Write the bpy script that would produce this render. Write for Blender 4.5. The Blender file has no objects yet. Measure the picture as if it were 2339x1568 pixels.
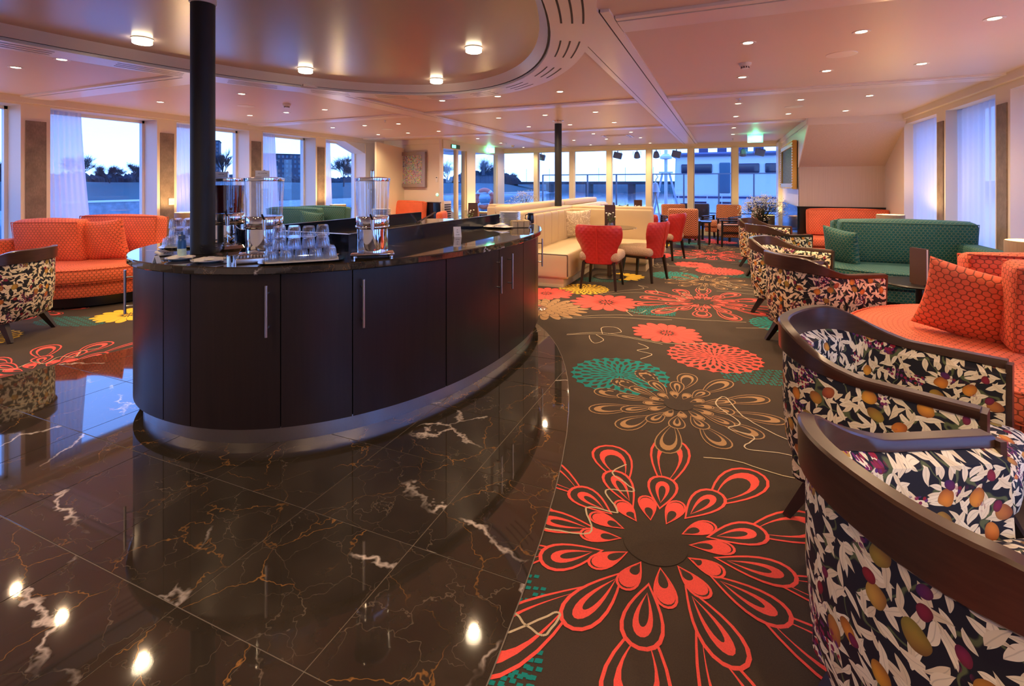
import bpy, math, random
from math import sin, cos, pi, radians, sqrt, atan2
from mathutils import Vector, Matrix
random.seed(7)
SC = bpy.context.scene
COL = SC.collection

# ------------------------------------------------------------------ camera, world, exposure
EYE = 1.40; FPX = 1134.0; PSI = radians(23.2); HOR = 421.0
CS, SN = cos(PSI), sin(PSI)
cam_d = bpy.data.cameras.new('camera'); cam = bpy.data.objects.new('camera', cam_d); COL.objects.link(cam)
cam.location = (0, 0, EYE); cam.rotation_euler = (pi / 2, 0, PSI)
cam_d.sensor_width = 36; cam_d.lens = FPX / 2339 * 36; cam_d.shift_y = -(784 - HOR) / 2339
cam_d.clip_start = 0.05; cam_d.clip_end = 2000
SC.camera = cam
SC.view_settings.view_transform = 'Standard'; SC.view_settings.look = 'None'
SC.view_settings.gamma = 1.0; SC.view_settings.use_curve_mapping = False
SC.view_settings.exposure = 0.2
SC.cycles.use_denoising = True
SC.cycles.max_bounces = 8; SC.cycles.diffuse_bounces = 4; SC.cycles.glossy_bounces = 4
SC.cycles.transmission_bounces = 6; SC.cycles.transparent_max_bounces = 24
SC.cycles.sample_clamp_indirect = 6.0
SC.cycles.caustics_reflective = False; SC.cycles.caustics_refractive = False

W = bpy.data.worlds.new('dusk_sky'); SC.world = W; W.use_nodes = True
nt = W.node_tree; nt.nodes.clear()
o_ = nt.nodes.new('ShaderNodeOutputWorld'); b_ = nt.nodes.new('ShaderNodeBackground')
tc = nt.nodes.new('ShaderNodeTexCoord'); sp = nt.nodes.new('ShaderNodeSeparateXYZ')
cr = nt.nodes.new('ShaderNodeValToRGB')
nt.links.new(tc.outputs['Generated'], sp.inputs[0]); nt.links.new(sp.outputs[2], cr.inputs[0])
cr.color_ramp.elements[0].position = 0.0; cr.color_ramp.elements[0].color = (0.27, 0.50, 1.0, 1)
cr.color_ramp.elements[1].position = 0.55; cr.color_ramp.elements[1].color = (0.13, 0.30, 0.95, 1)
e_ = cr.color_ramp.elements.new(0.16); e_.color = (0.21, 0.41, 1.0, 1)
nt.links.new(cr.outputs[0], b_.inputs[0]); b_.inputs[1].default_value = 4.1
nt.links.new(b_.outputs[0], o_.inputs[0])

def portal(loc, rot, sx, sy):
    l = bpy.data.lights.new('window_daylight', 'AREA'); l.shape = 'RECTANGLE'; l.size = sx; l.size_y = sy
    l.cycles.is_portal = True
    o = bpy.data.objects.new('window_daylight', l); COL.objects.link(o); o.location = loc; o.rotation_euler = rot
portal((-8.7, 4.0, 1.3), (0, radians(-90), 0), 2.4, 14)
portal((3.2, 4.0, 1.3), (0, radians(90), 0), 2.4, 14)
portal((-2.6, 14.75, 1.3), (radians(-90), 0, 0), 8.4, 2.5)

# pixel of the 2339 x 1568 frame + one known world quantity -> world position
def at(px, py, z):
    d = FPX * (EYE - z) / (py - HOR); r = (px - 1169.5) / FPX * d
    return (r * CS - d * SN, r * SN + d * CS)
def onX(px, X):
    u = (px - 1169.5) / FPX; return X / ((u * CS - SN) / (u * SN + CS))
def onY(px, Y):
    u = (px - 1169.5) / FPX; return Y * ((u * CS - SN) / (u * SN + CS))

# ------------------------------------------------------------------ mesh helpers
class MB:
    def __init__(s): s.v = []; s.f = []; s.uv = []; s.sm = []
    def add(s, vs, fs, uvs=None, smooth=False):
        n = len(s.v); s.v += [tuple(p) for p in vs]
        for i, f in enumerate(fs):
            s.f.append(tuple(n + k for k in f)); s.sm.append(smooth)
            s.uv.append(uvs[i] if uvs else None)
        return s
    def box(s, x0, x1, y0, y1, z0, z1):
        v = [(x, y, z) for z in (z0, z1) for x, y in ((x0, y0), (x1, y0), (x1, y1), (x0, y1))]
        return s.add(v, [(3, 2, 1, 0), (4, 5, 6, 7), (0, 1, 5, 4), (1, 2, 6, 5), (2, 3, 7, 6), (3, 0, 4, 7)])
    def bar(s, p, q, w, h=None, w2=None, h2=None):
        # tapered rectangular bar from p to q
        h = h or w; w2 = w2 or w; h2 = h2 or h
        p, q = Vector(p), Vector(q); d = (q - p).normalized()
        a = Vector((0, 1, 0)) if abs(d.y) < 0.9 else Vector((1, 0, 0))
        a = (a - d * a.dot(d)).normalized(); b = d.cross(a)
        v = []
        for c, ww, hh in ((p, w, h), (q, w2, h2)):
            for i, j in ((-1, -1), (1, -1), (1, 1), (-1, 1)): v.append(c + a * i * ww / 2 + b * j * hh / 2)
        return s.add(v, [(3, 2, 1, 0), (4, 5, 6, 7), (0, 1, 5, 4), (1, 2, 6, 5), (2, 3, 7, 6), (3, 0, 4, 7)])
    def tube(s, pts, r, n=8, closed=False, cap=True):
        pts = [Vector(p) for p in pts]; m = len(pts); rs = r if isinstance(r, (list, tuple)) else [r] * m
        v = []; prev = None
        for i, p in enumerate(pts):
            if closed: t = pts[(i + 1) % m] - pts[i - 1]
            else: t = pts[min(i + 1, m - 1)] - pts[max(i - 1, 0)]
            t = t.normalized() if t.length > 1e-9 else Vector((0, 0, 1))
            if prev is None:
                a = Vector((0, 0, 1)) if abs(t.z) < 0.9 else Vector((1, 0, 0))
            else: a = prev
            a = a - t * a.dot(t); a = a.normalized() if a.length > 1e-6 else Vector((1, 0, 0)); prev = a; b = t.cross(a)
            for k in range(n):
                an = 2 * pi * k / n; v.append(p + a * cos(an) * rs[i] + b * sin(an) * rs[i])
        fs = []
        for i in range(m if closed else m - 1):
            j = (i + 1) % m
            for k in range(n): fs.append((i * n + k, i * n + (k + 1) % n, j * n + (k + 1) % n, j * n + k))
        if cap and not closed:
            fs.append(tuple(range(n - 1, -1, -1))); fs.append(tuple((m - 1) * n + k for k in range(n)))
        return s.add(v, fs, smooth=True)
    def lathe(s, prof, c=(0, 0, 0), n=24, flute=0, nf=0, smooth=True):
        v = []; m = len(prof)
        for r, z in prof:
            for k in range(n):
                an = 2 * pi * k / n; rr = r * (1 + flute * cos(an * nf)) if nf else r
                v.append((c[0] + rr * cos(an), c[1] + rr * sin(an), c[2] + z))
        fs = []; uv = []
        for i in range(m - 1):
            for k in range(n):
                fs.append((i * n + k, i * n + (k + 1) % n, (i + 1) * n + (k + 1) % n, (i + 1) * n + k))
                r = max(prof[i][0], prof[i + 1][0]); u0 = 2 * pi * k / n * r; u1 = 2 * pi * (k + 1) / n * r
                uv.append([(u0, prof[i][1]), (u1, prof[i][1]), (u1, prof[i + 1][1]), (u0, prof[i + 1][1])])
        if prof[0][0] > 1e-6: fs.append(tuple(range(n - 1, -1, -1))); uv.append(None)
        if prof[-1][0] > 1e-6: fs.append(tuple((m - 1) * n + k for k in range(n))); uv.append(None)
        return s.add(v, fs, uv, smooth)
    def stack(s, out, levels, cap=True, smooth=True, open_from=None):
        # closed plan outline (ccw) stacked through (inset, z) levels
        m = len(out); nr = []
        for i in range(m):
            a = Vector(out[i - 1]); b = Vector(out[(i + 1) % m]); t = (b - a)
            t = t.normalized() if t.length > 1e-9 else Vector((1, 0)); nr.append((t.y, -t.x))
        arc = [0]
        for i in range(m): arc.append(arc[-1] + (Vector(out[(i + 1) % m]) - Vector(out[i])).length)
        v = []
        for ins, z in levels:
            for i in range(m): v.append((out[i][0] - nr[i][0] * ins, out[i][1] - nr[i][1] * ins, z))
        fs = []; uv = []; acc = 0; vv = [0]
        for i in range(1, len(levels)):
            acc += sqrt((levels[i][0] - levels[i - 1][0]) ** 2 + (levels[i][1] - levels[i - 1][1]) ** 2); vv.append(acc)
        for l in range(len(levels) - 1):
            for i in range(m):
                j = (i + 1) % m; fs.append((l * m + i, l * m + j, (l + 1) * m + j, (l + 1) * m + i))
                uv.append([(arc[i], vv[l]), (arc[i + 1], vv[l]), (arc[i + 1], vv[l + 1]), (arc[i], vv[l + 1])])
        s.add(v, fs, uv, smooth)
        if cap:
            n0 = len(s.v) - len(v); L = (len(levels) - 1) * m
            s.f.append(tuple(n0 + k for k in range(m - 1, -1, -1))); s.uv.append(None); s.sm.append(False)
            s.f.append(tuple(n0 + L + k for k in range(m))); s.uv.append(None); s.sm.append(False)
        return s
    def soft(s, cx, cy, cz, w, d, h, r=0.04, bulge=(0.0, 0.0, 0.0), rot=0.0, tilt=0.0, m=4):
        # soft rounded box centred at c; bulge per axis; rot about z, tilt about local y
        hw, hd, hh = w / 2, d / 2, h / 2; r = min(r, hw * 0.98, hd * 0.98, hh * 0.98)
        def ax(H):
            a = [-H + r * (1 - cos(pi / 2 * k / 3)) for k in range(3)]
            inner = [-(H - r) + 2 * (H - r) * k / m for k in range(m + 1)]
            return a + inner + [-x for x in reversed(a)]
        H = (hw, hd, hh); A = [ax(x) for x in H]
        cr_, sr_ = cos(rot), sin(rot); ct, st = cos(tilt), sin(tilt)
        for k in range(3):
            i, j = (k + 1) % 3, (k + 2) % 3
            for sg in (-1, 1):
                v = []; fs = []; U, V_ = A[i], A[j]
                for a in U:
                    for b in V_:
                        p = [0, 0, 0]; p[i] = a; p[j] = b; p[k] = sg * H[k]
                        q = [max(-(H[t] - r), min(H[t] - r, p[t])) for t in range(3)]
                        dv = Vector([p[t] - q[t] for t in range(3)]); dv = dv.normalized() * r
                        p = [q[t] + dv[t] for t in range(3)]
                        for t in range(3):
                            if bulge[t]:
                                t1, t2 = (t + 1) % 3, (t + 2) % 3
                                p[t] += (p[t] / H[t]) * bulge[t] * max(0, 1 - (p[t1] / H[t1]) ** 2) * max(0, 1 - (p[t2] / H[t2]) ** 2)
                        x, y, z = p; x, z = x * ct + z * st, -x * st + z * ct
                        v.append((cx + x * cr_ - y * sr_, cy + x * sr_ + y * cr_, cz + z))
                nb = len(V_); uvs = []
                for a in range(len(U) - 1):
                    for b in range(nb - 1):
                        f = (a * nb + b, (a + 1) * nb + b, (a + 1) * nb + b + 1, a * nb + b + 1)
                        uu = [(U[a], V_[b]), (U[a + 1], V_[b]), (U[a + 1], V_[b + 1]), (U[a], V_[b + 1])]
                        if k == 1: uu = [(y, x) for x, y in uu]
                        if sg < 0: f = f[::-1]; uu = uu[::-1]
                        fs.append(f); uvs.append(uu)
                s.add(v, fs, uvs, True)
        return s
    def pillow(s, w, h, t, n=14):
        # scatter cushion standing in the local xz plane, bottom edge at z = 0
        for sg in (-1, 1):
            v = []; fs = []; uvs = []
            for i in range(n + 1):
                for j in range(n + 1):
                    u = -cos(pi * i / n); q = -cos(pi * j / n)
                    x = w / 2 * u * (1 - 0.10 * (1 - q * q)); z = h / 2 * q * (1 - 0.10 * (1 - u * u))
                    y = sg * t / 2 * ((1 - u * u) * (1 - q * q)) ** 0.38
                    y += 0.012 * sin(7 * u + 3 * q) * (1 - u * u) * (1 - q * q)
                    v.append((x, y, z + h / 2))
            for i in range(n):
                for j in range(n):
                    f = (i * (n + 1) + j, (i + 1) * (n + 1) + j, (i + 1) * (n + 1) + j + 1, i * (n + 1) + j + 1)
                    uu = [(v[k][0], v[k][2]) for k in f]
                    if sg > 0: f = f[::-1]; uu = uu[::-1]
                    fs.append(f); uvs.append(uu)
            s.add(v, fs, uvs, True)
        return s
    def xf(s, loc=(0, 0, 0), rz=0, rx=0, ry=0):
        M = Matrix.Translation(loc) @ Matrix.Rotation(rz, 4, 'Z') @ Matrix.Rotation(ry, 4, 'Y') @ Matrix.Rotation(rx, 4, 'X')
        s.v = [tuple(M @ Vector(p)) for p in s.v]; return s
    def join(s, o):
        n = len(s.v); s.v += o.v; s.f += [tuple(n + k for k in f) for f in o.f]; s.uv += o.uv; s.sm += o.sm; return s
    def mesh(s, name, m):
        me = bpy.data.meshes.new(name); me.from_pydata(s.v, [], s.f)
        uvl = me.uv_layers.new(name='UVMap'); data = uvl.data; me.update()
        for p, uv in zip(me.polygons, s.uv):
            p.use_smooth = s.sm[p.index]
            if uv:
                for k, li in enumerate(p.loop_indices): data[li].uv = uv[k]
            else:
                n = p.normal; ax = max(range(3), key=lambda t: abs(n[t]))
                for li in p.loop_indices:
                    c = me.vertices[me.loops[li].vertex_index].co
                    data[li].uv = (c.y, c.z) if ax == 0 else ((c.x, c.z) if ax == 1 else (c.x, c.y))
        me.materials.append(m)
        if any(s.sm): me.set_sharp_from_angle(angle=radians(42))
        return me
    def ob(s, name, m, parent=None):
        o = bpy.data.objects.new(name, s.mesh(name, m)); COL.objects.link(o)
        if parent is not None: o.parent = parent
        return o

def tag(o, label=None, cat=None, group=None, kind=None):
    if label: o['label'] = label
    if cat: o['category'] = cat
    if group: o['group'] = group
    if kind: o['kind'] = kind
    return o
def empty(name, loc=(0, 0, 0), rz=0.0, label=None, cat=None, group=None):
    o = bpy.data.objects.new(name, None); COL.objects.link(o); o.location = loc; o.rotation_euler = (0, 0, rz)
    o.empty_display_size = 0.1
    return tag(o, label, cat, group)
def struct(o): o['kind'] = 'structure'; return o
def kids(o): return [c for c in bpy.data.objects if c.parent == o]
def copy_tree(o, parent=None, ch=None):
    c = o.copy(); COL.objects.link(c)
    if parent is not None: c.parent = parent
    for k in list(o.children): copy_tree(k, c)
    return c
def place(src, loc, rz, label, group=None):
    c = copy_tree(src); c.location = loc; c.rotation_euler = (0, 0, rz); c['label'] = label
    if group: c['group'] = group
    return c
def sup(cx, cy, a, b, n=2.0, m=64, t0=0, t1=2 * pi, full=True):
    out = []
    for k in range(m if full else m + 1):
        t = t0 + (t1 - t0) * k / m; c, s_ = cos(t), sin(t)
        out.append((cx + a * math.copysign(abs(c) ** (2 / n), c), cy + b * math.copysign(abs(s_) ** (2 / n), s_)))
    return out
def text(body, size, m, loc, rot, parent, name='lettering', depth=0.0004):
    cu = bpy.data.curves.new(name, 'FONT'); cu.body = body; cu.size = size; cu.align_x = 'CENTER'; cu.align_y = 'CENTER'
    cu.extrude = depth; cu.materials.append(m)
    tmp = bpy.data.objects.new(name, cu); me = bpy.data.meshes.new_from_object(tmp); bpy.data.objects.remove(tmp); bpy.data.curves.remove(cu)
    o = bpy.data.objects.new(name, me); COL.objects.link(o); o.location = loc; o.rotation_euler = rot; o.parent = parent
    return o
# ------------------------------------------------------------------ materials
class NT:
    def __init__(s, name):
        s.m = bpy.data.materials.new(name); s.m.use_nodes = True; s.t = s.m.node_tree
        s.b = s.t.nodes['Principled BSDF']; s.out = s.t.nodes['Material Output']
    def n(s, t, **k):
        nd = s.t.nodes.new(t)
        for a, v in k.items(): setattr(nd, a, v)
        return nd
    def l(s, a, b): s.t.links.new(a, b)
    def math(s, op, a, b=None, c=None, clamp=False):
        nd = s.n('ShaderNodeMath', operation=op, use_clamp=clamp)
        for i, x in enumerate((a, b, c)):
            if x is None: continue
            if isinstance(x, (int, float)): nd.inputs[i].default_value = x
            else: s.l(x, nd.inputs[i])
        return nd.outputs[0]
    def vm(s, op, a, b=None, sc=None):
        nd = s.n('ShaderNodeVectorMath', operation=op)
        for i, x in enumerate((a, b)):
            if x is None: continue
            if isinstance(x, tuple): nd.inputs[i].default_value = x
            else: s.l(x, nd.inputs[i])
        if sc is not None: nd.inputs['Scale'].default_value = sc
        return nd
    def mix(s, f, a, b):
        nd = s.n('ShaderNodeMix', data_type='RGBA')
        for i, x in ((0, f), (6, a), (7, b)):
            if isinstance(x, (int, float)): nd.inputs[i].default_value = x
            elif isinstance(x, tuple): nd.inputs[i].default_value = (*x[:3], 1)
            else: s.l(x, nd.inputs[i])
        return nd.outputs[2]
    def tc(s, which='Object'): return s.n('ShaderNodeTexCoord').outputs[which]
    def noise(s, vec, scale, detail=4, rough=0.5, dist=0, out=0, dims='3D'):
        nd = s.n('ShaderNodeTexNoise', noise_dimensions=dims); nd.inputs['Scale'].default_value = scale; nd.inputs['Detail'].default_value = detail
        nd.inputs['Roughness'].default_value = rough; nd.inputs['Distortion'].default_value = dist
        if vec is not None: s.l(vec, nd.inputs['Vector'])
        return nd.outputs[out]
    def ramp(s, f, stops):
        nd = s.n('ShaderNodeValToRGB'); e = nd.color_ramp.elements
        while len(e) < len(stops): e.new(0.5)
        for i, (p, c) in enumerate(stops):
            e[i].position = p; e[i].color = (*c[:3], 1) if isinstance(c, tuple) else (c, c, c, 1)
        s.l(f, nd.inputs[0]); return nd.outputs[0]
    def bump(s, h, strength=0.3, dist=0.01):
        nd = s.n('ShaderNodeBump'); nd.inputs['Strength'].default_value = strength; nd.inputs['Distance'].default_value = dist
        s.l(h, nd.inputs['Height']); s.l(nd.outputs[0], s.b.inputs['Normal'])
    def set(s, col=None, rough=None, metal=None, **k):
        for key, v in (('Base Color', col), ('Roughness', rough), ('Metallic', metal)):
            if v is None: continue
            if isinstance(v, tuple): v = (*v[:3], 1)
            if hasattr(v, 'is_linked') or hasattr(v, 'links'): s.l(v, s.b.inputs[key])
            else: s.b.inputs[key].default_value = v
        for key, v in k.items(): s.b.inputs[key.replace('_', ' ')].default_value = v
        return s
def simple(name, col, rough=0.5, metal=0.0, var=0.06, scale=30.0, bump=0.0, **k):
    t = NT(name); nz = t.noise(t.tc(), scale, 3)
    c = t.mix(nz, tuple(max(0, x * (1 - var)) for x in col), tuple(x * (1 + var) for x in col))
    t.set(c, rough, metal, **k)
    if bump: t.bump(nz, bump, 0.002)
    return t.m

M = {}
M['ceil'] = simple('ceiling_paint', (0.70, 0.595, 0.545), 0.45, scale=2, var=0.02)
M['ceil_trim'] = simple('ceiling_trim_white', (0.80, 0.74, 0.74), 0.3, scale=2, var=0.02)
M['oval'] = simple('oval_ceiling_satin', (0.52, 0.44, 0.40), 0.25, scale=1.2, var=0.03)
M['black'] = simple('black_gap', (0.01, 0.01, 0.01), 0.6)
M['wallpaint'] = simple('cream_wall_panel', (0.74, 0.66, 0.55), 0.5, scale=3, var=0.02)
M['frame_white'] = simple('white_window_frame', (0.78, 0.76, 0.72), 0.35, scale=3, var=0.02)
M['frame_cream'] = simple('cream_window_frame', (0.80, 0.74, 0.52), 0.35, scale=3, var=0.02)
M['gold'] = simple('gilt_frame', (0.80, 0.50, 0.13), 0.35, 0.8, bump=0.6, scale=60)
M['silverframe'] = simple('pewter_frame', (0.35, 0.30, 0.30), 0.4, 0.6, bump=0.3)
M['chrome'] = simple('polished_steel', (0.82, 0.82, 0.84), 0.04, 1.0, var=0.01)
M['steel'] = simple('brushed_steel', (0.62, 0.60, 0.60), 0.28, 1.0, var=0.05, scale=80)
M['column'] = simple('matt_anthracite_column', (0.012, 0.013, 0.016), 0.55, bump=0.3, scale=220)
M['navy'] = simple('dark_navy_lacquer', (0.006, 0.011, 0.024), 0.12)
M['blackwood'] = simple('black_stained_wood', (0.012, 0.009, 0.008), 0.3)
M['dark_leg'] = simple('dark_wood_leg', (0.022, 0.014, 0.011), 0.32)
M['cream_leather'] = simple('cream_leather', (0.56, 0.44, 0.27), 0.42, scale=8, var=0.04, bump=0.1)
M['china'] = simple('white_china', (0.80, 0.80, 0.78), 0.12, var=0.01)
M['paper'] = simple('white_paper', (0.80, 0.78, 0.74), 0.8, var=0.03)
M['ink'] = simple('grey_ink', (0.10, 0.10, 0.12), 0.7)
M['menu'] = simple('brown_menu_cover', (0.075, 0.035, 0.02), 0.4)
M['kraft'] = simple('kraft_tea_boxes', (0.62, 0.48, 0.26), 0.7, scale=12, var=0.1)
M['bluebottle'] = simple('blue_bottle_plastic', (0.02, 0.10, 0.28), 0.3)
M['bluecap'] = simple('slate_blue_cap', (0.05, 0.10, 0.22), 0.4)
M['white_label'] = simple('green_white_label', (0.55, 0.75, 0.6), 0.5, scale=40, var=0.4)
M['white_plastic'] = simple('white_plastic', (0.78, 0.76, 0.74), 0.4)
M['grey_plastic'] = simple('grey_mesh', (0.36, 0.32, 0.34), 0.6)
M['green_leaf'] = simple('green_leaf', (0.07, 0.16, 0.04), 0.5, scale=25, var=0.4)
M['stem'] = simple('brown_stem', (0.05, 0.045, 0.03), 0.7)
M['white_flower'] = simple('white_blossom', (0.85, 0.86, 0.76), 0.7)
M['vase_dark'] = simple('dark_ceramic', (0.01, 0.012, 0.016), 0.15)
M['water'] = None
M['teal_yarn'] = simple('teal_yarn', (0.0, 0.24, 0.22), 0.95, scale=300, var=0.3)
M['coral_yarn'] = simple('coral_yarn', (0.95, 0.10, 0.075), 0.95, scale=300, var=0.2)
M['tan_yarn'] = simple('tan_yarn', (0.42, 0.25, 0.11), 0.95, scale=300, var=0.3)
M['yellow_yarn'] = simple('yellow_yarn', (0.85, 0.55, 0.04), 0.95, scale=300, var=0.2)
M['cream_yarn'] = simple('cream_yarn', (0.60, 0.50, 0.32), 0.95, scale=300, var=0.3)
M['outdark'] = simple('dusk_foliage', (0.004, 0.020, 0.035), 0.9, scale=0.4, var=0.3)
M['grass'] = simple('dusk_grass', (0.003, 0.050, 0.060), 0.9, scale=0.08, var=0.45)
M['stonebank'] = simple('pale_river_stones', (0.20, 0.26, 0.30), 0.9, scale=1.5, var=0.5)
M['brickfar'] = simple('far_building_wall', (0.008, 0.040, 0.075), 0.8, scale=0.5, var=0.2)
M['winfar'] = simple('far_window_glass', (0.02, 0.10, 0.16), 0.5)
M['shipwhite'] = simple('ship_white_paint', (0.62, 0.66, 0.72), 0.4, scale=0.8, var=0.05)
M['shipblue'] = simple('ship_blue_paint', (0.01, 0.03, 0.12), 0.4)
M['darkglass'] = simple('dark_ship_window', (0.01, 0.02, 0.05), 0.08)
M['deck'] = simple('grey_deck', (0.16, 0.18, 0.20), 0.6, scale=4, var=0.2)
M['orange_ring'] = simple('orange_lifebuoy', (0.85, 0.16, 0.05), 0.5)
M['lampgrey'] = simple('grey_floodlight', (0.22, 0.23, 0.26), 0.5)
M['floor_slab'] = simple('black_grout', (0.03, 0.027, 0.024), 0.6)

def emis(name, col, st):
    t = NT(name); t.set((0.8, 0.8, 0.8), 0.5); t.b.inputs['Emission Color'].default_value = (*col, 1); t.b.inputs['Emission Strength'].default_value = st; return t.m
M['lens'] = emis('downlight_lens', (1.0, 0.80, 0.52), 14)
M['lens_big'] = emis('opal_ceiling_lamp', (1.0, 0.80, 0.52), 9)
M['exit'] = emis('green_exit_panel', (0.10, 1.0, 0.55), 2.2)
M['exit_white'] = emis('white_exit_pictogram', (0.75, 1.0, 0.9), 2.0)
M['bulb'] = emis('lamp_bulb', (1.0, 0.66, 0.25), 7)
M['green_led'] = emis('green_button_light', (0.02, 0.9, 0.5), 1.5)

def glass(name, tint=(1, 1, 1), refl=1.0, ior=1.45, base=0.0):
    t = NT(name); t.t.nodes.remove(t.b)
    tr = t.n('ShaderNodeBsdfTransparent'); tr.inputs[0].default_value = (*tint, 1)
    gl = t.n('ShaderNodeBsdfGlossy'); gl.inputs['Roughness'].default_value = 0.01; gl.inputs[0].default_value = (0.95, 0.97, 1, 1)
    lw_ = t.n('ShaderNodeLayerWeight'); lw_.inputs[0].default_value = 0.5
    f = t.math('MULTIPLY_ADD', t.math('POWER', lw_.outputs['Facing'], 4.0), 0.65 * refl, 0.04 * refl + base, clamp=True)
    mx = t.n('ShaderNodeMixShader'); t.l(f, mx.inputs[0]); t.l(tr.outputs[0], mx.inputs[1]); t.l(gl.outputs[0], mx.inputs[2]); t.l(mx.outputs[0], t.out.inputs[0])
    return t.m
M['pane'] = glass('window_glass', (0.95, 0.97, 1.0), 0.7)
M['tumbler'] = glass('tumbler_glass', (0.93, 0.95, 0.98), 1.6, 1.5, 0.03)
M['acrylic'] = glass('clear_acrylic', (0.93, 0.96, 0.99), 1.2, 1.5, 0.02)
M['tableglass'] = glass('smoked_table_glass', (0.55, 0.55, 0.5), 1.3, 1.5)
t = NT('red_juice'); t.set((0.12, 0.004, 0.004), 0.05); M['juice'] = t.m

# sheer curtains: woven voile, part diffuse, part translucent, part see-through
t = NT('sheer_voile'); t.t.nodes.remove(t.b)
d_ = t.n('ShaderNodeBsdfDiffuse'); d_.inputs[0].default_value = (0.82, 0.84, 0.9, 1)
tl = t.n('ShaderNodeBsdfTranslucent'); tl.inputs[0].default_value = (0.85, 0.87, 0.95, 1)
tr = t.n('ShaderNodeBsdfTransparent')
m1 = t.n('ShaderNodeMixShader'); m1.inputs[0].default_value = 0.52; t.l(d_.outputs[0], m1.inputs[1]); t.l(tl.outputs[0], m1.inputs[2])
m2 = t.n('ShaderNodeMixShader'); m2.inputs[0].default_value = 0.12; t.l(m1.outputs[0], m2.inputs[1]); t.l(tr.outputs[0], m2.inputs[2]); t.l(m2.outputs[0], t.out.inputs[0])
M['voile'] = t.m
t = NT('water'); c = t.tc(); nz = t.noise(c, 0.35, 4, 0.6)
t.set((0.05, 0.14, 0.2), 0.08); t.bump(nz, 0.05, 0.08); M['water'] = t.m

# dark wood with fine vertical grain
def wood(name, a, b, rough, scl=(60, 60, 2)):
    t = NT(name); v = t.vm('MULTIPLY', t.tc(), scl).outputs[0]; nz = t.noise(v, 1.0, 5, 0.6)
    t.set(t.mix(nz, a, b), rough); t.bump(nz, 0.08, 0.001); return t.m
M['cabinet'] = wood('wenge_veneer', (0.010, 0.006, 0.006), (0.030, 0.017, 0.015), 0.33)
M['rail'] = wood('walnut_rail', (0.030, 0.014, 0.009), (0.085, 0.043, 0.026), 0.28, (9, 9, 70))
M['bark'] = wood('brown_bark_paper', (0.17, 0.12, 0.075), (0.30, 0.22, 0.15), 0.7, (90, 90, 3))
M['wallpaper'] = wood('ribbed_wallpaper', (0.46, 0.36, 0.31), (0.66, 0.54, 0.48), 0.6, (80, 80, 1.2))

# pilaster textile
t = NT('pilaster_panel'); c = t.tc(); v = t.vm('MULTIPLY', c, (90, 90, 25)).outputs[0]; nz = t.noise(v, 1, 4, 0.7); n2 = t.noise(c, 9, 4)
t.set(t.mix(t.math('MULTIPLY', nz, n2), (0.10, 0.07, 0.055), (0.50, 0.40, 0.33)), 0.55); M['pilaster'] = t.m

# carpet pile
t = NT('brown_carpet_pile'); c = t.tc(); nz = t.noise(c, 260, 3, 0.7); n2 = t.noise(c, 4, 3)
t.set(t.mix(t.math('MULTIPLY_ADD', n2, 0.35, t.math('MULTIPLY', nz, 0.65)), (0.016, 0.010, 0.006), (0.090, 0.060, 0.036)), 0.95); t.bump(nz, 0.5, 0.003); M['carpet'] = t.m

# black marble, veins shift per tile
def marble(name, scale=1.0, gold=1.0):
    t = NT(name); oi = t.n('ShaderNodeObjectInfo'); rnd = t.math('MULTIPLY', oi.outputs['Random'], 57.0)
    c = t.vm('ADD', t.tc(), None); cx = t.n('ShaderNodeCombineXYZ'); t.l(rnd, cx.inputs[2]); t.l(rnd, cx.inputs[0]); t.l(cx.outputs[0], c.inputs[1]); p = c.outputs[0]
    wv = t.vm('SCALE', t.vm('SUBTRACT', t.noise(p, 2.2 * scale, 5, 0.65, out=1), (0.5, 0.5, 0.5)).outputs[0], sc=0.34)
    q = t.vm('ADD', p, wv.outputs[0]).outputs[0]
    def vein(src, sc, width, thr_scale, lo, hi):
        vo = t.n('ShaderNodeTexVoronoi', feature='DISTANCE_TO_EDGE'); vo.inputs['Scale'].default_value = sc; t.l(src, vo.inputs['Vector'])
        m = t.ramp(vo.outputs['Distance'], [(0.0, 1.0), (width, 0.0)])
        g = t.ramp(t.noise(p, thr_scale, 3, 0.6), [(lo, 0.0), (hi, 1.0)])
        return t.math('MULTIPLY', m, g)
    v1 = vein(q, 0.75 * scale, 0.0075, 1.5 * scale, 0.48, 0.58)     # bold white
    v2 = vein(q, 2.6 * scale, 0.0075, 2.6 * scale, 0.38, 0.58)    # gold hairlines
    v3 = vein(q, 5.5 * scale, 0.009, 3.4 * scale, 0.38, 0.62)    # fine pale cracks
    base = t.mix(t.noise(p, 3 * scale, 6, 0.6), (0.008, 0.007, 0.005), (0.075, 0.058, 0.040))
    col = t.mix(t.math('MULTIPLY', v3, 0.45), base, (0.30, 0.24, 0.17))
    col = t.mix(t.math('MULTIPLY', v2, 0.8 * gold), col, (0.42, 0.20, 0.05))
    col = t.mix(t.math('MULTIPLY', v1, 0.95), col, (0.80, 0.72, 0.62))
    t.set(col, 0.035, **{'Specular_IOR_Level': 0.9}); return t.m
M['marble'] = marble('black_marble_floor')
M['marble_top'] = marble('black_marble_top', 1.3, 0.7)
M['grout'] = simple('pale_grout', (0.20, 0.17, 0.13), 0.6)

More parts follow.
